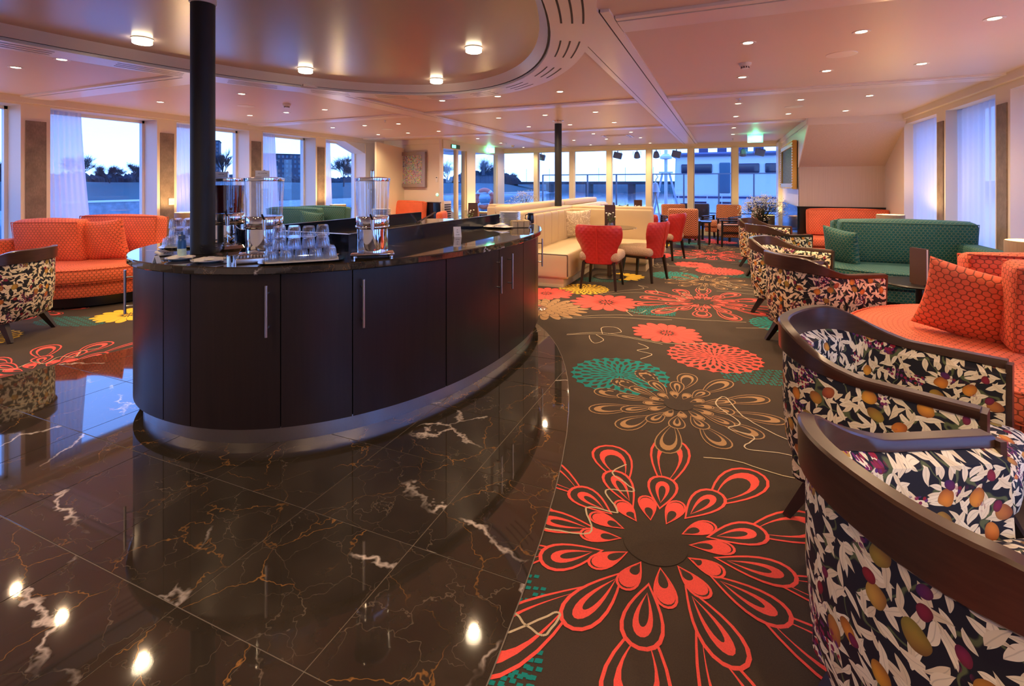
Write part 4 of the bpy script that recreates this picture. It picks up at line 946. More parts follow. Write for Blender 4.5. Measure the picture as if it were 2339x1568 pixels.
for i, (px, lb) in enumerate(((1300, 'dark low seat modelled outside for an interior reflection, behind the slim column'), (1370, 'brownish low seat modelled outside for an interior reflection, right of the slim column'), (1585, 'reddish seat modelled outside for an interior reflection, behind the zigzag armchairs'))):  # solid seats added outside where the glass only mirrors the interior seating
    r = empty('seat_reflection', (onY(px, 16.6), 16.6, -.06), 0, lb, 'reflected seat', 'seats standing in for interior reflections'); m_ = M['outdark'] if i == 0 else M['menu']
    MB().soft(0, 0, .3, .9, .7, .25, .05).ob('seat', m_, r); MB().soft(0, .3, .6, .9, .16, .5, .05).ob('backrest', m_, r)
    for sx in (-.38, .38):
        for sy in (-.28, .28): MB().bar((sx, sy, 0), (sx, sy, .2), .04).ob('leg', M['lampgrey'], r)
# ------------------------------------------------------------------ furniture
def legs4(root, xs, ys, z, top=.045, bot=.028, splay=(.05, .03), m=None):
    for x in xs:
        for y in ys:
            MB().bar((x + math.copysign(splay[0], x), y + math.copysign(splay[1], y), 0), (x, y, z), bot, bot, top, top).ob('leg', m or M['dark_leg'], root)
# --- tub armchair with walnut rail, local +x is the open front
def make_tub():
    r = empty('tub_armchair')
    N = 56; Hf, Hb = .69, .81
    pts = []
    for k in range(N + 1):
        s = k / N; q = abs(2 * s - 1); sg = -1 if s < .5 else 1                   # q 1 at the arm fronts, 0 at the back centre
        if q > .52: f = (q - .52) / .48; x = -.06 + .37 * f; y = sg * (.352 + .005 * (1 - f))
        else:
            a = q / .52 * pi / 2; x = -.06 - .315 * abs(cos(a)) ** .85; y = sg * .357 * abs(sin(a)) ** .85
        bk = max(0, min(1, (.60 - q) / .40)); bk = bk * bk * (3 - 2 * bk)
        pts.append((x, y, Hf + (Hb - Hf) * bk, bk, q))
    nr = []
    for i in range(N + 1):
        a = pts[max(0, i - 1)]; b = pts[min(N, i + 1)]; tx, ty = b[0] - a[0], b[1] - a[1]; L = sqrt(tx * tx + ty * ty) or 1; nr.append((ty / L, -tx / L))
    cxs = sum(p[0] for p in pts) / len(pts)
    nr = [(-n_[0], -n_[1]) if (n_[0] * (p[0] - cxs) + n_[1] * p[1]) < 0 else n_ for n_, p in zip(nr, pts)]
    arc = [0]
    for i in range(N): arc.append(arc[-1] + sqrt((pts[i + 1][0] - pts[i][0]) ** 2 + (pts[i + 1][1] - pts[i][1]) ** 2))
    T = .075
    def sheet(off, zs, name, m, uoff=0, flip=False):
        b = MB(); v = []; n_ = len(zs(pts[0]))
        for i, p in enumerate(pts):
            for o, z in zip(off(p), zs(p)): v.append((p[0] + nr[i][0] * o, p[1] + nr[i][1] * o, z))
        fs = []; uv = []
        for i in range(N):
            for j in range(n_ - 1):
                f = (i * n_ + j, (i + 1) * n_ + j, (i + 1) * n_ + j + 1, i * n_ + j + 1)
                uu = [(arc[i] + uoff, zs(pts[i])[j]), (arc[i + 1] + uoff, zs(pts[i + 1])[j]), (arc[i + 1] + uoff, zs(pts[i + 1])[j + 1]), (arc[i] + uoff, zs(pts[i])[j + 1])]
                if flip: f = f[::-1]; uu = uu[::-1]
                fs.append(f); uv.append(uu)
        b.add(v, fs, uv, True); return b
    zt = lambda p: p[2] - .024 - .080 * p[3]
    outer = sheet(lambda p: (-.075, -.045, -.01, 0.0, .0, -.006), lambda p: (.17, .20, .32, .46, zt(p) - .02, zt(p)), '', None)
    inner = sheet(lambda p: (-T, -T - .02, -T - .005, -.02), lambda p: (.30, .42, zt(p) - .03, zt(p)), '', None, 1.7, True)
    for e in (0, N):                                                             # arm fronts
        p = pts[e]; n_ = nr[e]; z1 = zt(p); A = [(-.075, .17), (-.01, .32), (0, z1), (-.055, z1), (-T, .30), (-T, .17)]
        v = [(p[0] + n_[0] * o, p[1] + n_[1] * o, z) for o, z in A]; outer.add(v, [tuple(range(6))], [[(o + 3, z) for o, z in A]])
    outer.join(inner); outer.ob('upholstery', M['botanic'], r)
    # rail: closed strip section
    b = MB(); v = []
    for i, p in enumerate(pts):
        bt = zt(p) - .012; tp = p[2]; o1, o2 = .006 + .010 * p[3], -.042 + .016 * p[3]
        lean = -.0 * p[3]
        sec = [(o1 - .006, bt), (o1, bt + .006), (o1 + .002, tp - .006), (o1 - .004, tp), (o2 + .006, tp), (o2, tp - .006), (o2 - .002, bt + .006), (o2 + .006, bt)]
        for o, z in sec: v.append((p[0] + nr[i][0] * o, p[1] + nr[i][1] * o, z))
    fs = [(i * 8 + j, i * 8 + (j + 1) % 8, (i + 1) * 8 + (j + 1) % 8, (i + 1) * 8 + j) for i in range(N) for j in range(8)]
    fs += [tuple(range(8)), tuple(N * 8 + k for k in range(7, -1, -1))]
    b.add(v, fs, smooth=True); b.ob('top_rail', M['rail'], r)
    for e in (0, N):
        p = pts[e]; n_ = nr[e]; MB().bar((p[0] + .006, p[1] - n_[1] * .048, .19), (p[0] + .006, p[1] - n_[1] * .028, p[2] - .01), .055, .02, .06, .02).ob('front_post', M['rail'], r)
    MB().soft(.02, 0, .25, .60, .56, .16, .03).ob('seat_base', M['botanic'], r)
    MB().soft(.09, 0, .385, .60, .535, .15, .06, (.0, 0, .018)).ob('seat_cushion', M['botanic'], r)
    legs4(r, (-.20, .27), (-.21, .21), .19, .055, .03, (.10, .045)); return r
tub = make_tub(); BG = 'fruit print tub armchairs'
spots = [(.58, 1.40, 29, 'nearest fruit print tub armchair, cropped by the bottom right corner'), (.624, 2.475, -27, 'fruit print tub armchair, second nearest, directly behind the cropped one'),
         (.73, 4.93, 29, 'fruit print tub armchair beside the tip of the right orange sofa, turned away'), (.65, 6.11, -24, 'fruit print tub armchair just before the teal sofa on the right'),
         (.69, 8.27, 29, 'fruit print tub armchair behind the teal sofa group, second farthest'), (.61, 9.39, -24, 'farthest fruit print tub armchair, next to the white flower arrangement')]
for i, (x, y, a, lb) in enumerate(spots):
    c = tub if i == 0 else copy_tree(tub); c.location = (x, y, 0); c.rotation_euler = (0, 0, radians(a)); tag(c, lb, 'armchair', BG)
c = copy_tree(tub); c.location = (-6.15, 2.33, 0); c.rotation_euler = (0, 0, radians(-148)); tag(c, 'fruit print tub armchair at the left photo edge, in front of the orange sofa', 'armchair', BG)

# --- curved island sofas: seat outline is a D against the wall, loose cushions down the middle
def d_outline(R, depth, m=30):                                        # local: wall at x = 0, tip towards +x
    cx = depth - R; out = [(0, -R), (cx, -R)]
    for k in range(1, m): a = -pi / 2 + pi * k / m; out.append((cx + R * cos(a), R * sin(a)))
    return out + [(cx, R), (0, R)]
def sofa(name, loc, rz, R, depth, m, label, legs=True):
    r = empty(name, loc, rz, label, 'sofa', 'velvet island sofas'); o = d_outline(R, depth)
    MB().stack([(x, y) for x, y in o], [(.06, .14), (.05, .17), (.05, .29), (.06, .30)]).ob('base', m, r)
    MB().stack(o, [(.04, .295), (.008, .315), (0, .35), (.0, .40), (.012, .44), (.05, .462), (.14, .472), (.4, .475)]).ob('seat', m, r)
    for z, ins in ((.302, .022), (.448, .012)):
        MB().tube([(x * 1 - 0, y * (1 - ins / R), z) if k in (0, 1, len(o) - 1, len(o) - 2) else ((depth - R) + (x - depth + R) * (1 - ins / R), y * (1 - ins / R), z) for k, (x, y) in enumerate(o)], .007, 6).ob('piping', m, r)
    MB().soft(.11, 0, .60, .22, 2 * R - .1, .26, .05).ob('back_bolster', m, r)
    MB().stack([(x, y) for x, y in o], [(.16, .02), (.16, .15)]).ob('plinth', M['blackwood'], r)
    for x, y in ((.3, -R + .22), (.3, R - .22), (depth - R + .1, -R + .22), (depth - R + .1, R - .22), (depth - .25, 0)): MB().bar((x, y, 0), (x, y, .15), .05).ob('leg', M['blackwood'], r)
    return r
def cushion(name, c, w, d, h, rz, tilt, m, label, cat='cushion', group=None, piping=True):
    r = empty(name, c, rz, label, cat, group)
    MB().soft(0, 0, h / 2, w, d, h, .05, (.0, .035, .025)).xf(rx=tilt).ob('cover', m, r)
    if piping:
        for s in (-1, 1):
            y = s * (d / 2 - .006); z0, z1 = .012, h - .012; x = w / 2 - .012
            MB().tube([(-x, y, z0), (-x, y, z1), (x, y, z1), (x, y, z0)], .006, 6, True).xf(rx=tilt).ob('piping', m, r)
    return r
def throw(c, w, rz, lean, roll, t, m, label, group):
    o = MB().pillow(w, w, t).xf(ry=roll).xf(rx=lean).ob('scatter_cushion', m); o.location = c; o.rotation_euler = (0, 0, rz); return tag(o, label, 'cushion', group)
CG = 'velvet back cushions'; SG = 'scatter cushions'
sofa('island_sofa', (2.62, 3.88, 0), pi, 1.08, 1.88, M['orange_velvet'], 'large curved orange velvet sofa at the right edge, behind the nearest armchairs')
cushion('back_cushion', (2.02, 3.62, .47), 1.15, .22, .50, radians(-6), radians(6), M['orange_velvet'], 'large orange velvet back cushion cropped by the right photo edge', group=CG)
cushion('back_cushion', (2.05, 4.02, .47), 1.30, .20, .49, radians(-4), radians(-6), M['orange_velvet'], 'orange velvet back cushion whose top edge shows behind the cropped one', group=CG)
throw((1.32, 3.90, .455), .47, radians(-26), radians(12), radians(14), .20, M['orange_velvet'], 'orange scatter cushion leaning and slumped on the right orange sofa', SG)
sofa('island_sofa', (2.62, 7.42, 0), pi, 1.05, 1.85, M['teal_velvet'], 'curved teal velvet sofa on the right between two orange sofas')
cushion('back_cushion', (1.93, 7.20, .47), 1.32, .22, .50, radians(2), radians(6), M['teal_velvet'], 'long teal velvet back cushion facing the camera on the right sofa', group=CG)
cushion('back_cushion', (1.93, 7.55, .47), 1.32, .20, .47, radians(2), radians(-6), M['teal_velvet'], 'teal velvet back cushion turned away behind the long right one', group=CG)
throw((1.30, 7.02, .455), .44, radians(-52), radians(16), radians(8), .18, M['teal_velvet'], 'green teal scatter cushion at the left end of the right teal sofa', SG)
# far orange sofa against the wallpapered wall
fr_ = empty('wall_sofa', (1.98, YT - .42, 0), 0, 'orange velvet sofa against the far wallpapered wall under the sloping soffit', 'sofa', 'velvet wall sofas')
MB().soft(0, -.02, .22, 1.3, .80, .16, .03).ob('base', M['orange_velvet'], fr_); MB().soft(0, -.04, .385, 1.3, .80, .16, .05).ob('seat', M['orange_velvet'], fr_)
for x in (-.58, .58):
    for y in (-.36, .3): MB().bar((x, y, 0), (x, y, .15), .04).ob('leg', M['blackwood'], fr_)
cushion('back_cushion', (2.02, YT - .26, .475), 1.26, .20, .47, 0, radians(-6), M['orange_velvet'], 'long orange back cushion against the far wallpapered wall', group=CG)
# left side
sofa('island_sofa', (-8.17, 3.75, 0), 0, 1.00, 1.86, M['orange_velvet'], 'curved orange velvet sofa by the left windows, beyond the tub armchair')
cushion('back_cushion', (-7.52, 3.38, .47), .80, .20, .50, radians(24), radians(7), M['orange_velvet'], 'left orange back cushion on the left sofa, lit pinkish', group=CG)
cushion('back_cushion', (-7.20, 3.92, .47), 1.10, .20, .52, radians(18), radians(-6), M['orange_velvet'], 'orange back cushion whose top shows behind the two front ones, left sofa', group=CG)
throw((-6.98, 3.68, .46), .52, radians(24), radians(10), radians(-4), .18, M['orange_velvet'], 'square orange scatter cushion at the right of the left sofa, before the window', SG)
sofa('island_sofa', (-8.17, 7.1, 0), 0, 1.00, 1.86, M['teal_velvet'], 'teal velvet sofa on the left, seen behind the drink dispensers')
cushion('back_cushion', (-7.42, 7.0, .47), 1.15, .20, .49, radians(8), radians(6), M['teal_velvet'], 'teal back cushion on the left sofa seen right of the clear dispenser', group=CG)
cushion('back_cushion', (-7.12, 7.35, .47), 1.1, .20, .50, radians(8), radians(-6), M['teal_velvet'], 'dark teal cushion top peeping behind the left teal cushion', group=CG)
throw((-6.88, 6.86, .46), .46, radians(14), radians(12), radians(6), .17, M['teal_velvet'], 'green scatter cushion at the right end of the left teal sofa', SG)
lw = empty('wall_sofa', (-7.45, YP - .50, 0), 0, 'red orange sofa below the blue framed painting at the left', 'sofa', 'velvet wall sofas')
MB().soft(0, -.02, .22, 1.35, .80, .16, .03).ob('base', M['orange_velvet'], lw); MB().soft(0, -.04, .385, 1.35, .80, .16, .05).ob('seat', M['orange_velvet'], lw)
for x in (-.58, .58):
    for y in (-.36, .3): MB().bar((x, y, 0), (x, y, .15), .04).ob('leg', M['blackwood'], lw)
cushion('back_cushion', (-7.42, YP - .24, .475), 1.28, .20, .50, 0, radians(-5), M['orange_velvet'], 'orange red back cushion below the blue framed painting', group=CG)
tc_ = empty('club_chair', (-5.72, 8.9, 0), radians(200), 'plain red upholstered armchair seen above the bar upstand at the left', 'armchair')
MB().soft(0, 0, .30, .62, .62, .26, .06).ob('seat', M['redleather'], tc_); MB().soft(-.28, 0, .58, .14, .64, .50, .06).ob('backrest', M['orange_velvet'], tc_)
for s in (-1, 1): MB().soft(.02, s * .30, .50, .58, .12, .26, .05).ob('armrest', M['redleather'], tc_)
legs4(tc_, (-.24, .26), (-.24, .24), .18)

# --- drum lamps on round side tables next to the pilasters
def make_lamp():
    r = empty('drum_lamp'); MB().lathe([(.168, .0), (.170, .004), (.170, .276), (.168, .28), (.163, .28), (.163, 0)], n=36).ob('shade', M['bark'], r)
    MB().lathe([(0, -.03), (.09, -.03), (.09, -.018), (.015, -.012), (.012, .12), (0, .12)], n=20).ob('stem', M['blackwood'], r); MB().lathe([(0, .10), (.03, .12), (.035, .155), (.02, .19), (0, .20)], n=14).ob('bulb', M['bulb'], r)
    l = bpy.data.lights.new('lamp_glow', 'POINT'); l.energy = 32; l.color = (1, .60, .22); l.shadow_soft_size = .035; o = bpy.data.objects.new('lamp_glow', l); COL.objects.link(o); o.parent = r; o.location = (0, 0, .235); return r
def make_side():
    r = empty('side_table'); MB().lathe([(0, .62), (.21, .62), (.22, .63), (.22, .645), (.21, .65), (0, .65)], n=32).ob('tabletop', M['blackwood'], r); MB().lathe([(.02, .02), (.02, .62)], n=12).ob('stem', M['blackwood'], r); MB().lathe([(0, .025), (.16, .02), (.17, .01), (.17, 0), (0, 0)], n=28).ob('foot', M['blackwood'], r); return r
lamp = make_lamp(); side = make_side(); first = True
for x, y, lb in ((-7.72, 5.13, 'left of the black column'), (-7.72, 8.42, 'behind the left green scatter cushion'), (2.2, 5.12, 'at the right photo edge'), (2.2, 8.75, 'behind the right teal sofa'), (2.2, 1.75, 'outside the right edge of the photo'), (-7.72, 1.85, 'outside the left edge of the photo'), (-7.72, -1.4, 'far behind on the left, unseen'), (2.2, -1.6, 'far behind on the right, unseen')):
    c = lamp if first else copy_tree(lamp); c.location = (x, y, .68); tag(c, 'bark textured drum lamp with glowing open top, ' + lb, 'lamp', 'drum table lamps')
    c = side if first else copy_tree(side); c.location = (x, y, 0); tag(c, 'small dark round side table under the drum lamp ' + lb, 'side table', 'lamp side tables'); first = False

bl_ = empty('low_table', (onY(1397, 13.0), 13.0, 0), 0, 'small dark table carrying the drum lamp at the bow windows', 'table', 'low lamp tables'); MB().lathe([(0, .50), (.2, .50), (.2, .53), (0, .53)], n=28).ob('tabletop', M['blackwood'], bl_); MB().lathe([(.02, 0), (.02, .5)], n=10).ob('stem', M['blackwood'], bl_); MB().lathe([(0, .02), (.14, .02), (.14, 0), (0, 0)], n=24).ob('foot', M['blackwood'], bl_)
c = copy_tree(lamp); c.location = (onY(1397, 13.0), 13.0, .56); tag(c, 'bark textured drum lamp low before the bow windows, right of the slim column', 'lamp', 'drum table lamps')
for x_, y_, lb in ((-6.05, 12.25, 'added unseen for bow light, behind the left cream banquette back'), (.95, 13.6, 'added unseen for bow light, behind the white flower arrangement')):  # guessed lamps and tables, added out of sight to warm the bow
    t_ = copy_tree(bl_); t_.location = (x_, y_, 0); t_.scale = (1, 1, .62); t_['label'] = 'small dark lamp table ' + lb
    c = copy_tree(lamp); c.location = (x_, y_, .362); tag(c, 'bark textured drum lamp ' + lb, 'lamp', 'drum table lamps')
# --- menu stands, flower vases
def make_menu():
    r = empty('menu_holder'); MB().box(-.062, .062, -.022, .022, 0, .012).ob('foot', M['menu'], r); MB().box(-.080, .080, -.020, -.014, .01, .33).ob('cover', M['menu'], r); MB().box(-.078, .078, .008, .014, .01, .33).ob('cover', M['menu'], r); MB().box(-.075, .075, -.013, .007, .012, .322).ob('pages', M['paper'], r); return r
def make_vase():
    r = empty('flower_vase'); MB().lathe([(0, .003), (.025, .004), (.042, .025), (.045, .045), (.034, .068), (.036, .075), (.034, .075), (.031, .068), (.042, .045), (.038, .026), (0, .008)], n=20).ob('vase', M['tumbler'], r)
    rn = random.Random(5); st = MB(); lf = MB()
    for k in range(9):
        a = rn.uniform(0, 2 * pi); e = Vector((cos(a) * rn.uniform(.02, .09), sin(a) * rn.uniform(.02, .09), rn.uniform(.13, .22))); st.tube([(0, 0, .02), e * .5 + Vector((0, 0, .03)), e], .0016, 4)
        if k < 6: MB().lathe([(0, -.006), (.012, -.004), (.014, .004), (.006, .010), (0, .008)], e, n=8).ob('blossom', M['white_flower'], r)
        for q in range(2):
            b0 = e * rn.uniform(.4, .8); d = Vector((rn.uniform(-1, 1), rn.uniform(-1, 1), rn.uniform(0, .6))).normalized(); s = d.cross(Vector((0, 0, 1))).normalized() * .011
            lf.add([b0, b0 + d * .025 + s, b0 + d * .06, b0 + d * .025 - s], [(0, 1, 2, 3)])
    st.ob('stems', M['green_leaf'], r); o = lf.ob('foliage', M['green_leaf'], r); return r
menu = make_menu(); vase = make_vase()
# --- round glass tables
def make_table():
    r = empty('bistro_table'); MB().lathe([(0, .742), (.395, .742), (.40, .747), (.395, .752), (0, .752)], n=48).ob('tabletop', M['tableglass'], r)
    MB().lathe([(0, .735), (.10, .735), (.10, .742), (0, .742)], n=24).ob('top_plate', M['steel'], r)
    MB().lathe([(.035, .02), (.035, .735)], n=20).ob('column', M['rail'], r); MB().lathe([(0, .02), (.23, .014), (.245, .008), (.245, 0), (0, 0)], n=40).ob('foot_plate', M['blackwood'], r); return r
tb = make_table()
TBL = [(-1.60, 7.47, 'round smoked glass bistro table in front of the cream corner banquette'), (-1.62, 10.15, 'second round glass table, half hidden behind the cream banquette'), (-3.95, 7.4, 'round glass table on the far side of the cream partition, left')]
for i, (x, y, lb) in enumerate(TBL):
    c = tb if i == 0 else copy_tree(tb); c.location = (x, y, 0); tag(c, lb, 'table', 'round glass tables')
    c = menu if i == 0 else copy_tree(menu); c.location = (x - (.02 if i == 0 else 0), y + .12, .752); c.rotation_euler = (0, 0, radians((20, 14, 35)[i])); tag(c, ('brown menu holder on the nearest glass table', 'light brown menu holder beyond the cream banquette', 'dark brown menu holder left of the plate stack, above the bar')[i], 'menu', 'menu holders')
    c = vase if i == 0 else copy_tree(vase); c.location = (x + .03, y - .06, .752); c.rotation_euler = (0, 0, i * 1.3); tag(c, ('small round glass vase with white sprigs on the nearest glass table', 'small glass vase on the second glass table, mostly hidden', 'small glass vase with yellow green blossoms left of the dark menu holder')[i], 'vase', 'posy vases')
c = copy_tree(menu); c.location = at(1189, 468, 1.09) + (1.09,); c.rotation_euler = (0, 0, radians(30)); tag(c, 'dark menu holder standing on the far cream partition top, before the bow windows', 'menu', 'menu holders')
c.location = (-3.0, 11.9, .66)
sq = empty('pedestal_table', (-3.0, 11.9, 0), 0, 'low dark table beyond the cream partition carrying a menu holder', 'table'); MB().box(-.25, .25, -.25, .25, .63, .66).ob('tabletop', M['blackwood'], sq); MB().bar((0, 0, .02), (0, 0, .63), .05).ob('stem', M['blackwood'], sq); MB().box(-.18, .18, -.18, .18, 0, .02).ob('foot', M['blackwood'], sq); c.location = (-3.0, 11.9, .66)
ct = empty('coffee_table', (1.66, 5.72, 0), 0, 'low dark coffee table between the right orange and teal sofas', 'table'); MB().lathe([(0, .47), (.30, .47), (.31, .48), (.30, .49), (0, .49)], n=36).ob('tabletop', M['blackwood'], ct); MB().lathe([(.03, .02), (.03, .47)], n=14).ob('stem', M['blackwood'], ct); MB().lathe([(0, .02), (.2, .02), (.2, 0), (0, 0)], n=30).ob('foot', M['blackwood'], ct)
c = copy_tree(menu); c.location = (1.62, 5.58, .49); c.rotation_euler = (0, 0, radians(-60)); tag(c, 'brown menu holder peeking out behind the slumped orange cushion', 'menu', 'menu holders')

# --- quilted coral dining chairs; local +y is the front
def make_dining():
    r = empty('dining_chair'); prof = [(.345, .225), (.38, .240), (.45, .236), (.52, .240), (.58, .262), (.64, .296), (.70, .314), (.76, .318), (.82, .312), (.848, .300), (.858, .28)]
    nu = 16; F = []; B = []
    for z, w in prof:
        for i in range(nu + 1):
            u = -1 + 2 * i / nu; e = 1 if abs(u) < .99 else 0; yy = .02 + .095 * u * u - (z - .35) * .16; zz = z - (.012 * abs(u) ** 4 if z > .8 else 0) + (.012 * u * u if z > .8 else 0)
            th = .028 * (1 - .75 * abs(u) ** 6) * (1 if z < .84 else .5); F.append((w * u, yy + th, zz)); B.append((w * u, yy - th, zz))
    n_ = nu + 1; R_ = len(prof); g = MB(); k0 = len(F)
    fs = []; uv = []
    for j in range(R_ - 1):
        for i in range(nu):
            f = (j * n_ + i, j * n_ + i + 1, (j + 1) * n_ + i + 1, (j + 1) * n_ + i); fs.append(f[::-1]); uv.append([(F[k][0], F[k][2]) for k in f[::-1]])
            fb = tuple(k + k0 for k in f); fs.append(fb); uv.append([(F[k - k0][0], F[k - k0][2]) for k in fb])
    for j in range(R_ - 1):
        for i in (0, nu):
            a, b = j * n_ + i, (j + 1) * n_ + i; f = (a, b, b + k0, a + k0); fs.append(f if i == nu else f[::-1]); uv.append([(0, 0)] * 4)
    for i in range(nu):
        a = (R_ - 1) * n_ + i; fs.append((a, a + 1, a + 1 + k0, a + k0)); uv.append([(0, 0)] * 4); a = i; fs.append((a + 1, a, a + k0, a + 1 + k0)); uv.append([(0, 0)] * 4)
    g.add(F + B, fs, uv, True); g.xf((0, -.27, 0)).ob('backrest', M['quilt'], r)
    MB().tube([(0, -.282 - (z - .35) * .16 - .001, z) for z in (.36, .5, .65, .8, .85)], .0035, 6).ob('centre_seam', M['redleather'], r)
    MB().soft(0, .02, .43, .54, .52, .13, .055, (.0, 0, .025)).ob('seat', M['tweed'], r); MB().box(-.22, .22, -.2, .22, .33, .37).ob('seat_frame', M['dark_leg'], r)
    legs4(r, (-.20, .20), (-.21, .20), .36, .042, .026, (.035, .045)); return r
dc = make_dining()
DC = [(-1.54, 6.73, 0, 'red quilted dining chair seen from behind, nearest, with its back to the camera'), (-1.10, 7.50, 70, 'red dining chair in profile at the right of the nearest glass table'), (-1.02, 9.75, 68, 'red dining chair in profile farther down the aisle, before a zigzag armchair'), (-1.42, 9.35, 4, 'red dining chair mostly hidden behind the end of the cream banquette')]
for i, (x, y, a, lb) in enumerate(DC):
    c = dc if i == 0 else copy_tree(dc); c.location = (x, y, 0); c.rotation_euler = (0, 0, radians(a)); tag(c, lb, 'chair', 'red quilted dining chairs')

# --- cream leather banquettes with channelled backs
def banq(name, loc, rz, L, label, depth=.64, H=1.0, n=None, end_pipe=True):
    # runs along local +x, seat front towards local -y
    r = empty(name, loc, rz, label, 'banquette', 'cream leather banquettes')
    MB().box(0, L, -.06, .12, 0, H - .04).ob('back_panel', M['cream_leather'], r)
    n = n or max(2, round(L / .36))
    for k in range(n): MB().soft(L * (k + .5) / n, -.065, .70, L / n + .004, .10, .54, .035, tilt=0).ob('back_channel', M['cream_leather'], r)
    MB().soft(L / 2, .03, H - .03, L, .22, .09, .035).ob('top_roll', M['cream_leather'], r)
    MB().soft(L / 2, -depth / 2 - .05, .29, L, depth, .34, .035, (0, 0, .012)).ob('seat', M['cream_leather'], r)
    MB().box(.03, L - .03, -depth + .02, .1, 0, .13).ob('plinth', M['cream_leather'], r)
    if end_pipe: MB().tube([(.004, -depth - .045, .16), (.004, -depth - .045, .445), (.004, -.08, .452)], .006, 6).ob('piping', M['dark_leg'], r)
    return r
banq('banquette', (-2.62, 6.40, 0), radians(90), 2.42, 'long cream leather banquette running away from the bar end, channelled back')
banq('banquette', (-2.55, 8.74, 0), 0, 1.42, 'short cream leather banquette closing the nearest seating corner, behind the glass table', n=2, depth=.62)
banq('banquette', (-2.62, 9.05, 0), radians(90), 2.5, 'cream leather banquette of the second bay, beyond the nearest corner', H=.98)
banq('banquette', (-2.98, 8.72, 0), 0, -.01 + 1.0, 'cream leather banquette back seen left of the partition, above the bar', n=3).location = (-4.22, 8.72, 0)
sp_ = empty('banquette_partition', (-2.92, 6.45, 0), radians(90), 'long cream padded partition behind the banquettes, running to the bow', 'partition'); MB().box(0, 5.2, -.09, .09, 0, 1.0).ob('panel', M['cream_leather'], sp_)
for k in range(2): MB().soft(1.3 + 2.6 * k, 0, 1.03, 2.6, .26, .13, .04).ob('top_roll', M['cream_leather'], sp_)
o = throw((-2.36, 8.40, .47), .50, radians(24), radians(12), radians(-3), .16, M['brocade'], 'shiny cream brocade scatter cushion in the corner of the cream banquette', SG)
throw((-2.1, 10.3, .47), .48, radians(80), radians(10), 0, .16, M['stripe'], 'striped light scatter cushion in the second banquette bay, left', 'striped cushions'); throw((-2.15, 10.85, .47), .48, radians(70), radians(10), 0, .16, M['stripe'], 'striped light scatter cushion in the second banquette bay, right', 'striped cushions')
throw((-2.18, 11.35, .47), .48, radians(75), radians(10), 0, .16, M['teal_velvet'], 'teal green cushion at the far end of the second banquette bay', SG)

# --- zigzag armchairs with slatted dark arms; local -y is the front
def make_zig():
    r = empty('lounge_armchair'); MB().soft(0, .30, .60, .62, .13, .60, .045, (0, .015, 0)).xf(rx=-.13, loc=(0, .06, .02)).ob('backrest', M['zigzag'], r)
    MB().soft(0, -.04, .41, .58, .62, .15, .045, (0, 0, .015)).ob('seat_cushion', M['zigzag'], r); MB().soft(0, 0, .27, .60, .64, .12, .03).ob('seat_base', M['zigzag'], r)
    for s in (-1, 1):
        x = s * .335; MB().bar((x, -.33, 0), (x, -.32, .58), .04, .045, .04, .05).ob('leg', M['blackwood'], r); MB().bar((x, .38, 0), (x, .32, .60), .04, .04, .04, .05).ob('leg', M['blackwood'], r)
        MB().box(x - .03, x + .03, -.36, .36, .575, .60).ob('armrest', M['blackwood'], r)
        for z in (.52, .47): MB().box(x - .012, x + .012, -.32, .33, z, z + .022).ob('arm_slat', M['blackwood'], r)
        MB().box(x - .015, x + .015, -.31, .35, .30, .34).ob('side_rail', M['blackwood'], r)
    return r
zg = make_zig()
ZG = [(-.86, 11.75, 184, 'zigzag fabric armchair with its back to the camera, beside a red dining chair'), (-1.10, 13.35, 20, 'zigzag fabric armchair farthest left in the bow group, behind the one turned away'), (-.08, 13.55, -22, 'zigzag fabric armchair by the bow windows with its back to the glass, centre'), (.22, 12.35, -82, 'zigzag fabric armchair in profile in front of the white flowers'),
      (-4.7, 12.6, 30, 'zigzag fabric armchair seen over the partition right of the slim column'), (-5.5, 11.6, 120, 'zigzag fabric armchair seen over the cream back, left bow side')]
for i, (x, y, a, lb) in enumerate(ZG):
    c = zg if i == 0 else copy_tree(zg); c.location = (x, y, 0); c.rotation_euler = (0, 0, radians(a)); tag(c, lb, 'armchair', 'zigzag lounge armchairs')
def low_table(x, y, lb):
    r = empty('low_table', (x, y, 0), 0, lb, 'table', 'low dark bow tables'); MB().box(-.26, .26, -.26, .26, .50, .53).ob('tabletop', M['blackwood'], r)
    for sx in (-.22, .22):
        for sy in (-.22, .22): MB().bar((sx, sy, 0), (sx, sy, .50), .035).ob('leg', M['blackwood'], r)
low_table(-.55, 12.55, 'small dark square table among the zigzag armchairs')
cup = empty('cup', (-.60, 12.42, .53), 0, 'small white cup on the dark table among zigzag armchairs', 'cup'); MB().lathe([(0, 0), (.03, .002), (.038, .06), (.042, .085), (.038, .085), (.034, .06), (.025, .008), (0, .008)], n=18).ob('bowl', M['china'], cup); MB().tube([(.038, 0, .07), (.06, 0, .06), (.058, 0, .03), (.034, 0, .02)], .004, 6).ob('handle', M['china'], cup)
